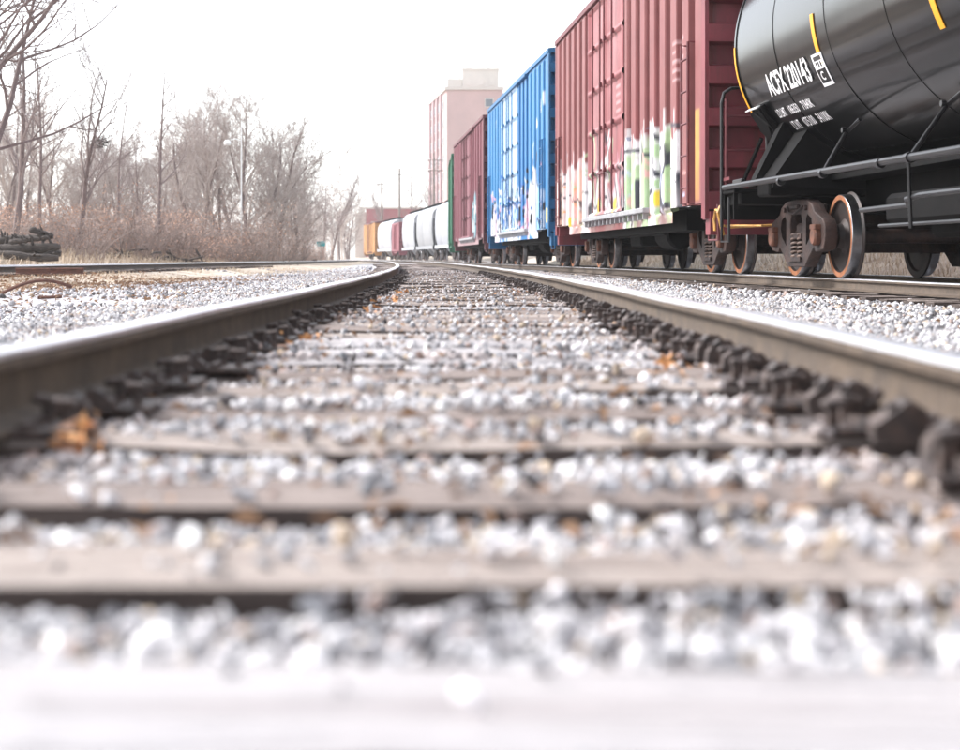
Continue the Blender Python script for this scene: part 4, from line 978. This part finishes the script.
mb.box((TL / 2, 0, TZ + TR + .12), (2.4, 1.7, .05)); mb.lathe([(0, .0), (0, .42), (.42, .42), (.46, .36), (.46, 0)], 28, 'z', Matrix.Translation((TL / 2, 0, TZ + TR - .04)))
for x in (-1.2, 1.2):
    for y_ in (-.85, .85): mb.tube([(TL / 2 + x, y_, TZ + TR + .1), (TL / 2 + x, y_, TZ + TR + 1.1)], .02, 6)
for y_ in (-.85, .85): mb.tube([(TL / 2 - 1.2, y_, TZ + TR + 1.1), (TL / 2 + 1.2, y_, TZ + TR + 1.1)], .02, 6)
mb.build('top_platform', m_frame, TANK)
mb = MB()
for sy in (-1, 1):
    for u in (-.22, .22): mb.tube([(TL / 2 + u, sy * HWt, .45), (TL / 2 + u, sy * HWt, 2.4), (TL / 2 + u, sy * 1.2, TZ + TR + .1)], .02, 6)
    for i in range(10): mb.tube([(TL / 2 - .22, sy * HWt, .5 + i * .3 * .7), (TL / 2 + .22, sy * HWt, .5 + i * .3 * .7)], .014, 6)
mb.build('ladder', m_pipe, TANK)
coupler(TANK, TL, 1).scale = (1, 1, 1); coupler(TANK, 0, -1)
mb = MB()                                                     # yellow cut lever at the platform end
mb.tube([(TL - .02, HWt - .05, .62), (TL + .05, HWt - .15, .60), (TL + .05, .3, .66), (TL + .1, .1, .8)], .016, 6)
mb.tube([(TL + .0, HWt - .05, .50), (TL + .0, HWt + .02, .78), (TL + .02, HWt - .02, .86)], .024, 6); mb.tube([(TL + .02, HWt, .80), (TL + .2, HWt, .82), (TL + .28, HWt, .70), (TL + .24, HWt, .56)], .018, 6)
mb.tube([(TL - .02, HWt - .1, .62), (TL - .9, HWt - .3, .60)], .014, 6)
mb.build('cut_lever', m_oyel, TANK)
truck(TANK, Y2s(17.55)); truck(TANK, TL - Y2s(17.55))

# ------------------------------------------------------------ far cars
def hopper(name, y0, length, H, m, label):
    root = car_root(name, train, y0, length); tag(root, label, 'hopper car', 'freight cars of the train'); Lh = length
    prof = []
    for i in range(25):
        a = R(-118 + (236) * i / 24 + 90 - 0)
    half = [(1.30, 1.15), (1.46, 1.5), (1.55, 2.1), (1.58, 2.7), (1.57, 3.2), (1.50, H - .75), (1.34, H - .42), (1.05, H - .18), (.6, H - .05), (0, H)]
    ring = [(-y_, z) for y_, z in half] + [(y_, z) for y_, z in reversed(half[:-1])]
    mb = MB(); V = []; F = []; k = len(ring)
    xs = [.9, 1.6, 1.75, Lh / 2 - .1, Lh / 2 - .05, Lh / 2 + .05, Lh / 2 + .1, Lh - 1.75, Lh - 1.6, Lh - .9]
    for i, x in enumerate(xs):
        q = .93 if i in (0, len(xs) - 1) else (.985 if i in (4, 5) else 1.)
        V += [(x, y_ * q, z if q == 1 else (z - 2.4) * q + 2.4) for y_, z in ring]
    for i in range(len(xs) - 1):
        for a in range(k): b2 = (a + 1) % k; F.append((i * k + a, i * k + b2, (i + 1) * k + b2, (i + 1) * k + a))
    F += [tuple(range(k)), tuple((len(xs) - 1) * k + a for a in range(k))]; mb.add(V, F); mb.build('body', m, root, smooth=35)
    mb = MB(); zb = ring[0][1]
    for c in (.27, .5, .73):
        x = Lh * c; mb.add([(x - 1.5, -1.2, 1.5), (x + 1.5, -1.2, 1.5), (x + 1.5, 1.2, 1.5), (x - 1.5, 1.2, 1.5), (x - .35, -.35, .45), (x + .35, -.35, .45), (x + .35, .35, .45), (x - .35, .35, .45)],
                           [(0, 1, 2, 3), (4, 5, 6, 7), (0, 1, 5, 4), (1, 2, 6, 5), (2, 3, 7, 6), (3, 0, 4, 7)])
    mb.build('discharge_bay', m, root)
    for sy in (-1, 1):
        mb = MB(); mb.box((Lh / 2, sy * 1.45, 1.12), (Lh - .1, .08, .28)); mb.build('side_sill', m, root)
    mb = MB()
    for sy in (-1, 1):
        for x in (.12, Lh - .12): mb.box((x, sy * 1.35, 2.3), (.10, .10, 2.4)); mb.tube([(x, sy * 1.35, 3.4), (x + (1.0 if x < 1 else -1.0), sy * 1.2, 1.2)], .04, 5)
    mb.box((.1, 0, 1.1), (.12, 2.9, .3)); mb.box((Lh - .1, 0, 1.1), (.12, 2.9, .3)); mb.box((Lh / 2, 0, .85), (Lh, .5, .4)); mb.build('end_frame', m_frame, root)
    mb = MB()
    for sy in (-.55, .55): mb.box((Lh / 2, sy, H + .09), (Lh - .6, .35, .04))
    for i in range(int(Lh / 1.1)): mb.box((.5 + i * 1.1, 0, H + .03), (.06, 1.6, .1))
    mb.build('roof_walkway', m_frame, root)
    mb = MB()
    for i in range(6): mb.lathe([(0, 0), (0, .3), (.12, .3), (.14, 0)], 16, 'z', Matrix.Translation((1.6 + i * (Lh - 3.2) / 5, 0, H - .03)))
    mb.build('hatch', m, root)
    truck(root, 2., detail=False); truck(root, Lh - 2., detail=False); coupler(root, 0, -1); coupler(root, Lh, 1); return root
gb = boxcar('green_boxcar', train, 70.2, 13.2, 5.0, None, m_green, m_green, m_green, 'green boxcar showing only as a thin sliver beyond the maroon boxcar', detail=False)
hopper('covered_hopper', 111.5, 14.0, 4.75, m_hop, 'white covered hopper car with a blue grey patch, first beyond the green boxcar')
hopper('covered_hopper', 126.9, 14.2, 4.75, m_hopg, 'pale grey covered hopper car, middle one of the three pale hoppers')
hopper('covered_hopper', 142.4, 13.6, 4.75, m_hop, 'white covered hopper car next to the dusky pink boxcar')
boxcar('rose_boxcar', train, 157.6, 8.5, 3.9, None, m_rose, m_rose, m_rose, 'small dusky pink freight car between the white hoppers and the pale tank shaped hopper', detail=False, flat=(.36, .1, .12))
hopper('covered_hopper', 167.6, 17.0, 4.6, m_hop, 'white covered hopper car just in front of the orange boxcar')
boxcar('orange_boxcar', train, 186.0, 14.0, 4.6, None, m_orange, m_orange, m_maroonend, 'orange boxcar with a dark door edge, last car at the far end of the train', detail=False)

# ------------------------------------------------------------ buildings and poles
PX = lambda px, Y: (px - 480) / 1530 * Y
def tower():
    t = empty('apartment_tower', (-5.4, 250, -.3)); tag(t, 'tall pink brick tower rising behind the maroon and blue boxcars', 'tower')
    H = 28.0; A = Vector((0, 0)); Bp = Vector((-3.75, 26)); Cp = Vector((9.2, 0)); Dp = Bp + Cp
    mb = MB(); P = [A, Cp, Dp, Bp]
    mb.add([(p.x, p.y, 0) for p in P] + [(p.x, p.y, H) for p in P], [(0, 1, 2, 3), (4, 5, 6, 7), (0, 1, 5, 4), (1, 2, 6, 5), (2, 3, 7, 6), (3, 0, 4, 7)]); mb.build('wall', m_brick, t)
    u = (Bp - A).normalized(); nrm = Vector((-u.y, u.x)); ang = math.atan2(u.y, u.x)
    def box_on(mb, c, z, w_, h_, d_, out):
        p = A + u * c + nrm * out; M = Matrix.Translation((p.x, p.y, z)) @ Matrix.Rotation(ang, 4, 'Z'); mb.box((0, 0, 0), (w_, d_, h_), M)
    for c in (5.0, 10.5, 16.0, 21.5):
        mb = MB(); box_on(mb, c + 2.4, H / 2, 2.2, H - .2, .35, .1); mb.build('pilaster', m_brickshade, t)
        for f in range(9):
            mb = MB(); box_on(mb, c, 2.2 + f * 2.95, 1.9, 1.6, .12, .03); wf = mb.build('window', m_conc, t)
            mb = MB(); box_on(mb, c, 2.2 + f * 2.95, 1.6, 1.3, .12, .08); mb.build('pane', m_glass, wf)
    for f in range(9):
        for c in (6.9,):
            mb = MB(); mb.box((c, -.03, 2.2 + f * 2.95), (1.5, .12, 1.5)); wf = mb.build('window', m_conc, t)
            mb = MB(); mb.box((c, -.08, 2.2 + f * 2.95), (1.2, .12, 1.2)); mb.build('pane', m_glass, wf)
    mb = MB(); mb.box((4.6, -.1, H + .15), (9.4, .5, .5)); box_on(mb, 13, H + .15, 26.5, .5, .5, .1); mb.build('parapet', m_conc, t)
    mb = MB(); mb.box((5.5, 9, H + 1.7), (6.0, 8, 4.2)); mb.box((1.2, 9, H + 1.0), (2.5, 7, 2.8)); mb.box((3.6, 7.2, H + 4.1), (.8, .8, .6)); mb.box((5.5, 9, H + 3.9), (6.2, 8.3, .3)); mb.tube([(6.8, 8, H + 3.8), (6.8, 8, H + 4.8)], .12, 8)
    for i in range(3): mb.box((3.6 + i * 1.9, 4.94, H + 1.9), (1.0, .12, 1.4))
    mb.build('penthouse', m_pent, t)
tower()
t = empty('low_building', (PX(366, 262), 262, .2)); tag(t, 'low faded red building behind the orange boxcar and the utility poles', 'building')
W = PX(423, 262) - PX(366, 262)
mb = MB(); mb.box((W / 2, 6, 4.2), (W, 12, 8.4)); mb.build('wall', m_brick2, t)
mb = MB(); mb.box((W / 2, 6, 8.5), (W + .5, 12.5, .3)); mb.build('roof', m_conc, t)
for i in range(4):
    mb = MB(); mb.box((1.5 + i * 2.2, -.03, 5.6), (1.3, .1, 1.2)); wf = mb.build('window', m_conc, t); mb = MB(); mb.box((1.5 + i * 2.2, -.07, 5.6), (1.05, .1, .95)); mb.build('pane', m_glass, wf)
mb = MB(); mb.box((-1.1, 5, 3.9), (1.8, 6, 7.8)); mb.box((-1.1, 5, 8.0), (1.0, 2, 1.6)); mb.build('annexe', m_pent, t)
def util_pole(px, Y, topy, label, arms=1):
    x = PX(px, Y); H = (258 - topy) / 1530 * Y + .147; t = empty('utility_pole', (x, Y, 0)); tag(t, label, 'utility pole', 'utility poles beyond the train')
    mb = MB(); mb.tube([(0, 0, -.4), (0, 0, H)], [.18, .12], 8); mb.build('pole', m_pole, t)
    for a in range(arms):
        z = H - .9 - a * 1.3; mb = MB(); mb.box((0, -.15, z), (2.4, .09, .10)); mb.tube([(0, -.1, z - .7), (.8, -.1, z)], .03, 5); mb.tube([(0, -.1, z - .7), (-.8, -.1, z)], .03, 5); ar = mb.build('crossarm', m_pole, t)
        for q in (-1.2, -.5, .5, 1.2): mb = MB(); mb.lathe([(0, .0), (0, .05), (.12, .06), (.16, .03), (.16, 0)], 8, 'z', Matrix.Translation((q, -.15, z + .07))); mb.build('insulator', m_galv, ar)
util_pole(382, 215, 178, 'shorter utility pole standing left of the taller one above the far hoppers')
util_pole(399.5, 205, 168, 'taller utility pole with a crossarm above the far hoppers, right of the shorter one')
util_pole(434, 190, 153, 'utility pole with two crossarms in front of the pink tower', 2)
Yl = 79; xl = PX(241.5, Yl); Hl = (258 - 118) / 1530 * Yl
t = empty('street_lamp', (xl, Yl, 0)); tag(t, 'slim grey street lamp with a white head among the bare trees', 'street lamp')
mb = MB(); mb.tube([(0, 0, -.3), (0, 0, Hl)], [.045, .028], 10); mb.tube([(0, 0, 1.5), (0, 0, 1.62)], .07, 10); mb.build('pole', m_galv, t)
zl = (258 - 141) / 1530 * Yl + .147; mb = MB(); mb.tube([(0, 0, zl), (-.3, 0, zl + .10), (-.55, 0, zl + .05)], .03, 6); ar = mb.build('arm', m_galv, t)
mb = MB(); mb.lathe([(-.14, .05), (-.12, .16), (-.02, .20), (.07, .17), (.13, .09), (.16, .0)], 18, 'z', Matrix.Translation((-.72, 0, zl - .1))); mb.build('lamp_head', m_pale, t, smooth=30)
t = empty('switch_stand', (PX(321, 112), 112, float(gh(PX(321, 112), 112)))); tag(t, 'small teal target plate on a post beside the far bend of the track', 'switch stand')
mb = MB(); mb.tube([(0, 0, 0), (0, 0, 1.35)], .035, 8); mb.box((0, 0, .08), (.5, .6, .1)); mb.box((0, 0, .35), (.22, .22, .4), bev=.02); mb.build('post', m_pole, t)
mb = MB(); mb.box((0, 0, 1.45), (.62, .04, .36), bev=.01); mb.build('target', m_teal, t)

# ------------------------------------------------------------ bare trees and brush
def branch_tree(seed, H, r0, lean=(0, 0), levels=4, kids=(11, 7, 6, 4), ang=(28, 55), lenf=(.55, .5, .5, .5), first=.22, up=.35, wob=.10, rmin=.0065, stems=1, tk=.30):
    rg = random.Random(seed); tr = MB(); cr_ = MB()
    def grow(p, d, L_, r_, lv):
        nseg = 7 if lv == 0 else (5 if lv < 3 else 3); pts = [p.copy()]; rs = [r_]; dirs = [d.copy()]
        for i in range(nseg):
            j = Vector((rg.gauss(0, 1), rg.gauss(0, 1), rg.gauss(0, 1))) * wob * (1.2 if lv else .6)
            d = (d + j + Vector((0, 0, up * .18 if lv else .05))).normalized(); p = p + d * (L_ / nseg); pts.append(p.copy())
            rs.append(max(r_ * (1 - (.86 if lv else .80) * (i + 1) / nseg), rmin * .7)); dirs.append(d.copy())
        (tr if lv == 0 else cr_).tube(pts, rs, [8, 6, 4, 3, 3, 3][lv], cap=False)
        if lv >= levels: return
        n_ = kids[lv]; f0 = first if lv == 0 else .15
        for c in range(n_):
            f = f0 + (1 - f0) * (c + rg.random()) / n_; q = f * nseg; i = min(int(q), nseg - 1); pp = pts[i].lerp(pts[i + 1], q - i); dd = dirs[i + 1]
            a = R(rg.uniform(*ang)); side = dd.orthogonal().normalized(); side.rotate(Matrix.Rotation(rg.uniform(0, 6.283), 3, dd)); nd = (dd * math.cos(a) + side * math.sin(a)).normalized()
            Lc = L_ * lenf[lv] * (1.12 - .6 * f) * rg.uniform(.7, 1.2); rc = max(rs[i] * rg.uniform(.45, .68), rmin); grow(pp, nd, Lc, rc, lv + 1)
    for s in range(stems):
        d = Vector((lean[0] + rg.uniform(-.28, .28) * (stems > 1), lean[1] + rg.uniform(-.25, .25) * (stems > 1), 1)).normalized()
        grow(Vector((rg.uniform(-.2, .2) * (stems > 1), rg.uniform(-.2, .2) * (stems > 1), -.25)), d, H * rg.uniform(.8, 1.05) if stems > 1 else H, r0 * (1 if s == 0 else rg.uniform(.6, .9)), 0)
    return tr, cr_
def tree_kind(seed, m1=m_bark, m2=m_twig, **k):
    a, b_ = branch_tree(seed, **k); return a.mesh('trunk', m1), b_.mesh('crown', m2)
def place(kind, px, Y, label, s=1., rz=0., name='bare_tree', z=None, cat='tree', grp='bare trees along the left', sx=1.):
    x = PX(px, Y); z = float(gh(x, Y)) if z is None else z
    t = empty(name, (x, Y, z), rz); t.scale = (s * sx, s * sx, s); tag(t, label, cat, grp)
    link('trunk', kind[0], t); link('crown', kind[1], t); return t
kA = tree_kind(1, m_bark, m_bark, H=10.5, r0=.17, kids=(13, 7, 5, 3), ang=(35, 62), lenf=(.62, .55, .5, .5), first=.14, up=.3, lean=(.12, 0))
kB = tree_kind(2, m_bark, m_twigd, rmin=.0085, H=9.5, r0=.16, kids=(12, 8, 6, 3), ang=(24, 46), lenf=(.55, .5, .5, .5), first=.22, up=.6, lean=(.10, 0), wob=.13)
kC = tree_kind(3, m_bark, m_twigd, rmin=.0085, H=10.0, r0=.11, kids=(12, 5, 4, 2), ang=(35, 65), lenf=(.24, .5, .5, .5), first=.35, up=.4, wob=.07)
kD = tree_kind(4, rmin=.0085, H=8.2, r0=.15, kids=(11, 8, 6, 4), ang=(22, 44), lenf=(.55, .52, .5, .5), first=.12, up=.5, stems=3, wob=.13)
kE = tree_kind(5, rmin=.0085, H=7.6, r0=.14, kids=(11, 8, 6, 4), ang=(26, 50), lenf=(.6, .5, .5, .5), first=.1, up=.45, stems=3, wob=.16)
kF = tree_kind(6, m_bark, m_twigd, H=9.0, r0=.13, kids=(12, 7, 5, 3), ang=(25, 50), lenf=(.42, .5, .5, .5), first=.25, up=.5, wob=.1)
place(kA, -45, 31, 'large bare tree at the left edge with long thin branches reaching into the frame', 1.15, .6)
place(kA, -24, 29, 'bare tree at the left edge whose lowest limbs sweep across the left corner', .95, 3.9)
place(kA, -95, 42, 'bare tree behind the large one at the left edge, mostly outside the frame', 1.1, 2.6)
place(kF, 14, 52, 'slender bare tree standing just behind the dark timber heap', .95, 1.0)
place(kC, 40, 60, 'very thin straight bare tree to the right of the timber heap', .85, .4)
place(kB, 76, 56, 'forked bare tree with a leaning trunk and a clump high in its crown', .72, .3)
place(kC, 118, 68, 'thin pale bare tree between the forked tree and the tall spindly one', .72, 2.0)
place(kC, 159, 66, 'tall spindly bare tree standing alone above the brush', .86, 1.2)
place(kF, 137, 75, 'slight bare tree in the brush left of the tall spindly one', .6, 1.9)
place(kD, 200, 86, 'many stemmed bare tree on the left flank of the big clump', 1.02, .5)
place(kE, 222, 92, 'spreading bare tree behind the street lamp pole', 1.15, 2.4)
place(kD, 252, 84, 'broad bare tree with the highest crown in the big clump', 1.08, 3.6, sx=1.05)
place(kE, 272, 90, 'dense bare tree right of the street lamp', 1.1, 5.1, sx=1.05)
place(kD, 292, 96, 'bare tree sloping down the right side of the big clump', .84, 1.7, sx=1.2)
place(kE, 303, 104, 'low spreading bare tree at the right end of the big clump', .62, .9, sx=1.5)
place(kB, 236, 98, 'tall bare tree hidden deep in the middle of the big clump', .98, 4.0)
for i, (px, Y, s, kd) in enumerate([(322, 165, 1.0, kF), (331, 190, 1.15, kB), (340, 215, 1.2, kF), (312, 150, .9, kB), (349, 240, 1.2, kD), (300, 140, 1.0, kF)]):
    place(kd, px, Y, 'far bare tree fading into haze between the big clump and the train', s, i * 1.3, grp='hazy far bare trees left of the train')
for i, (px, Y, s, kd) in enumerate([(427, 200, 1.25, kF), (413, 225, 1.5, kF), (392, 250, 1.1, kB)]):
    place(kd, px, Y, ['bare tree above the pale hoppers, beside the pink tower', 'taller far bare tree between the poles and the pink tower', 'small far bare tree behind the utility poles'][i], s, i * 2.1, grp='bare trees above the hoppers')
for i, (px, Y, s, kd, sx) in enumerate([(4, 92, 1.15, kD, 1.1), (30, 105, 1.2, kE, 1.2), (58, 98, 1.0, kD, 1.2), (88, 112, 1.15, kE, 1.2), (112, 104, .95, kD, 1.1), (140, 118, 1.15, kE, 1.2), (168, 110, 1.05, kD, 1.2), (186, 120, 1.3, kE, 1.1)]):
    place(kd, px, Y, 'pale tangled bare tree in the back row, %s from the left edge' % ['first', 'second', 'third', 'fourth', 'fifth', 'sixth', 'seventh', 'eighth'][i], s, i * 1.9, grp='pale back row of bare trees', sx=sx)
nb = MB(); rgn = random.Random(4)
for i in range(60):
    a = Vector((rgn.gauss(0, .13), rgn.gauss(0, .13), rgn.gauss(0, .10))); d = Vector((rgn.gauss(0, 1), rgn.gauss(0, 1), rgn.gauss(0, .5))).normalized() * .2; nb.tube([a - d, a + d], .012, 3)
o = nb.build('bird_nest', m_log, None, (PX(101, 56), 56, (258 - 138) / 1530 * 56)); tag(o, 'dark twiggy nest high in the forked bare tree', 'nest')
def brush_kind(seed, n_, h, spread, leafy, m=m_twigp):
    rg = random.Random(seed); mb = MB()
    for i in range(n_):
        a = rg.uniform(0, 6.283); r_ = spread * math.sqrt(rg.random()) * .75; p = Vector((r_ * math.cos(a), r_ * math.sin(a), -.1)); d = Vector((math.cos(a) * rg.uniform(-.2, .7), math.sin(a) * rg.uniform(-.2, .7), 1)).normalized()
        hh = h * rg.uniform(.5, 1.1); pts = [p]
        for q in range(5): d = (d + Vector((rg.gauss(0, .2), rg.gauss(0, .2), -.08 * q * rg.random()))).normalized(); pts.append(pts[-1] + d * hh / 5)
        mb.tube(pts, [.014, .012, .010, .008, .006, .004], 3, cap=False)
        for c in range(7):
            i0 = rg.randint(1, 4); q = pts[i0].lerp(pts[i0 + 1], rg.random()); d2 = Vector((rg.gauss(0, 1), rg.gauss(0, 1), rg.gauss(.4, .7))).normalized(); l = hh * rg.uniform(.1, .3)
            q2 = q + d2 * l * .5; q3 = q2 + (d2 + Vector((rg.gauss(0, .4), rg.gauss(0, .4), rg.gauss(0, .3)))).normalized() * l * .5; mb.tube([q, q2, q3], [.007, .005, .004], 3, cap=False)
    lf = MB()
    for i in range(leafy):
        a = rg.uniform(0, 6.283); r_ = spread * rg.uniform(.1, 1.1); p = Vector((r_ * math.cos(a), r_ * math.sin(a), h * rg.uniform(.1, .95))); u = Vector((rg.gauss(0, 1), rg.gauss(0, 1), rg.gauss(0, 1))).normalized() * .035; v = u.orthogonal().normalized() * .024
        lf.add([p - u, p + v, p + u, p - v], [(0, 1, 2, 3)])
    return mb.mesh('stems', m), lf.mesh('leaves', m_leafp)
bk = [brush_kind(21, 110, 2.3, 1.5, 500), brush_kind(22, 140, 1.7, 1.8, 650), brush_kind(23, 120, 3.0, 1.6, 250), brush_kind(24, 110, 2.0, 1.4, 900)]
bdesc = ['tangled pinkish brush', 'low matted brush', 'tall thin brush', 'leafy tan brush']
spots = [(-20, 50), (8, 55), (34, 57), (55, 54), (70, 62), (92, 58), (108, 64), (126, 61), (142, 68), (158, 72), (172, 66), (186, 74), (200, 78), (214, 72), (229, 78), (243, 74), (256, 80), (268, 76), (281, 84), (292, 90), (302, 98),
         (-5, 63), (22, 68), (48, 70), (84, 72), (115, 78), (150, 80), (180, 86), (210, 90), (240, 88), (270, 92), (64, 80), (100, 84), (135, 90), (165, 92), (312, 110), (318, 126)]
nth = lambda n: ['first', 'second', 'third', 'fourth', 'fifth', 'sixth', 'seventh', 'eighth', 'ninth', 'tenth', 'eleventh', 'twelfth', '13th', '14th', '15th', '16th', '17th', '18th', '19th', '20th', '21st', '22nd'][n]
frow = sorted(a[0] for a in spots[:21]); brow = sorted(a[0] for a in spots[21:])
where = ['at the far left edge', 'behind the timber heap', 'right of the timber heap', 'below the forked tree', 'under the tall spindly tree', 'left of the big tree clump', 'below the street lamp', 'under the big tree clump', 'at the right end of the tree line']
for i, (px, Y) in enumerate(spots):
    k = (i * 3 + i // 5) % 4; x = PX(px, Y); wi = 0 if px < 0 else 1 if px < 40 else 2 if px < 66 else 3 if px < 105 else 4 if px < 170 else 5 if px < 205 else 6 if px < 248 else 7 if px < 290 else 8
    t = empty('shrub', (x, Y, float(gh(x, Y))), i * 1.37); q = rnd.uniform(.6, 1.2) * (1 if px < 290 else .7); t.scale = (q * 1.15, q * 1.15, q)
    tag(t, bdesc[k] + ' ' + where[wi] + (', %s of the front row' % nth(frow.index(px)) if i < 21 else ', %s of the back row' % nth(brow.index(px))), 'shrub', 'leafless shrubs along the tree line')
    link('stems', bk[k][0], t); link('leaves', bk[k][1], t)
# shrubs on the bank behind the train
for i, (x, Y) in enumerate([(9.5, 19), (11, 24), (12.5, 30), (10, 36), (11, 44), (9, 52)]):
    t = empty('shrub', (x, Y, float(gh(x, Y))), i * 2.1); tag(t, 'low brown brush on the bank glimpsed behind the freight train', 'shrub', 'shrubs behind the freight train'); link('stems', bk[i % 4][0], t); link('leaves', bk[i % 4][1], t); t.scale = (.8, .8, .55)
# far wood as one mass
rgw = random.Random(9); mb = MB()
for i in range(420):
    Y = rgw.uniform(190, 420); x = rgw.uniform(-.36, -.085) * Y; h = rgw.uniform(5, 10)
    p = Vector((x, Y, -.3)); pts = [p, p + Vector((rgw.gauss(0, .3), 0, h * .5)), p + Vector((rgw.gauss(0, .6), 0, h))]; mb.tube(pts, [.12, .08, .03], 3, cap=False)
    for c in range(16):
        f = rgw.uniform(.25, 1); q = p + Vector((0, 0, h * f)); l = h * .35 * (1.2 - f * .7); mb.tube([q, q + Vector((rgw.uniform(-1, 1) * l, rgw.uniform(-1, 1) * l * .4, l * .8))], [.05, .02], 3, cap=False)
tag(mb.build('far_wood', m_twig), 'distant bare wood fading into white haze along the horizon', 'wood', kind='stuff')

# ------------------------------------------------------------ odds and ends on the left
def log_obj(px0, px1, Y, z, r_, label, tilt=0., name='old_log', grp='timbers heaped by the left tree line'):
    x0, x1 = PX(px0, Y), PX(px1, Y); L_ = x1 - x0; rg = random.Random(int(px0 * 7 + Y) + 900); mb = MB(); n_ = 15; pts = []; rs = []
    for i in range(n_):
        t_ = i / (n_ - 1); pts.append(((t_ - .5) * L_, rg.gauss(0, .012) + .06 * math.sin(t_ * 4 + px0), rg.gauss(0, .012) + .05 * math.sin(t_ * 3 + px1))); rs.append(r_ * (1.05 - .3 * t_) * rg.uniform(.86, 1.12) * (.75 if i in (0, n_ - 1) else 1))
    mb.tube(pts, rs, 9)
    for c in range(5):
        t_ = rg.uniform(.1, .9); p = Vector(((t_ - .5) * L_, 0, 0)); d = Vector((rg.uniform(-.6, .6), rg.uniform(-1, .2), rg.uniform(-.2, .9))).normalized(); mb.tube([p, p + d * r_ * 1.4, p + d * r_ * rg.uniform(2.2, 3.6)], [r_ * .4, r_ * .28, r_ * .1], 6)
    o = mb.build(name, m_log, None, ((x0 + x1) / 2, Y, z), smooth=60); o.rotation_euler = (rnd.uniform(-.3, .3), tilt, rnd.uniform(-.12, .12)); return tag(o, label, 'timber', grp)
g0 = float(gh(-13.6, 44)) + .12
for a in [(-30, 58, 43.6, g0 + .12, .14, 'long dark timber lying lowest at the front of the heap on the left', 0.), (2, 61, 44.1, g0 + .36, .15, 'dark timber resting on the front one at the right end of the heap', .02),
          (-34, 40, 44.3, g0 + .38, .14, 'dark timber at the left end of the heap, second layer', -.03), (8, 62, 44.7, g0 + .16, .15, 'rotten timber low at the back right of the heap', 0.), (-5, 55, 44.4, g0 + .62, .13, 'split timber lying across the middle top of the heap', -.04),
          (30, 52, 44.2, g0 + .80, .10, 'short broken timber on the very top of the heap', .10), (-30, 20, 44.9, g0 + .60, .13, 'timber at the top left end of the heap', .05), (10, 48, 43.9, g0 + .60, .08, 'thin dark timber across the front of the heap', -.05)]: log_obj(*a[:6], tilt=a[6])
def debris(px, Y, n_, label, L_=1.6):
    x = PX(px, Y); mb = MB(); rg = random.Random(px)
    for i in range(n_):
        p = Vector((rg.gauss(0, .5) * L_, rg.gauss(0, .3), rg.uniform(0, .25))); d = Vector((rg.gauss(0, 1), rg.gauss(0, .5), rg.gauss(0, .25))).normalized() * rg.uniform(.3, .9); mb.tube([p - d, p + d * .2 + Vector((0, 0, .05)), p + d], [.05, .04, .02], 5)
    tag(mb.build('branch_pile', m_log, None, (x, Y, float(gh(x, Y)) + .05)), label, 'branch pile')
debris(290, 92, 18, 'dark heap of fallen branches below the right side of the big tree clump'); debris(175, 64, 14, 'low heap of grey branches under the left side of the big clump'); debris(118, 60, 10, 'scattered dead branches at the foot of the tree line left of the spindly tree')
def old_rail(px0, px1, Y, z, label, bend=0., lift=0.):
    x0, x1 = PX(px0, Y), PX(px1, Y); ys = np.linspace(0, 1, 18); mb = MB(); V = []; F = []; k = len(RP)
    for t_ in ys:
        x = x0 + (x1 - x0) * t_; yy_ = Y + bend * math.sin(t_ * math.pi) * 1.; zz = z + lift * math.sin(t_ * math.pi * .9)
        V += [(x, yy_ + l * .9, zz + h_ * .8) for l, h_ in RP]
    for i in range(17):
        for j in range(k): jj = (j + 1) % k; F.append((i * k + j, i * k + jj, (i + 1) * k + jj, (i + 1) * k + j))
    F += [tuple(range(k)), tuple(17 * k + a for a in range(k))]; mb.add(V, F); tag(mb.build('discarded_rail', m_railold), label, 'scrap rail', 'rusty scrap lying in the straw')
old_rail(16, 50, 26.0, -.02, 'rusty offcut of rail lying flat in the straw, left of the longer one')
old_rail(50, 84, 26.3, -.02, 'longer rusty rail offcut lying in the straw beside a dark dirt strip')
mb = MB(); Yc = 19.5; pts = [(PX(2 + 64 * t_, Yc), Yc + .3 * t_, -.30 + .17 * math.sin(t_ * 2.6) ** 1.0 - .02 * t_) for t_ in np.linspace(0, 1, 16)]; mb.tube(pts, .022, 6)
tag(mb.build('bent_rod', m_railold), 'bent rusty rod arching over the pale straw at the left', 'scrap metal')
mb = MB(); mb.tube([(PX(38, 18.4), 18.4, -.33), (PX(62, 18.5), 18.5, -.32)], .02, 6); tag(mb.build('rusty_bar', m_railold), 'short straight rusty bar lying below the bent rod', 'scrap metal')

# ------------------------------------------------------------ haze
hm = bpy.data.materials.new('haze'); hm.use_nodes = True; n = hm.node_tree
for x in list(n.nodes):
    if x.type == 'BSDF_PRINCIPLED': n.nodes.remove(x)
pv = n.nodes.new('ShaderNodeVolumePrincipled'); pv.inputs['Density'].default_value = .0005; pv.inputs['Color'].default_value = (.98, .985, 1, 1); pv.inputs['Anisotropy'].default_value = .2
n.links.new(pv.outputs[0], n.nodes['Material Output'].inputs['Volume'])
ext = float(max(abs(gx).max(), abs(gy).max())) + 20
zlo = float(GZ.min()) - 1; ztop = 45.
mb = MB(); mb.box((0, 0, (zlo + ztop) / 2), (2 * ext, 2 * ext, ztop - zlo)); hz = mb.build('haze', hm); tag(hz, 'pale winter haze filling the air', 'haze', kind='stuff')
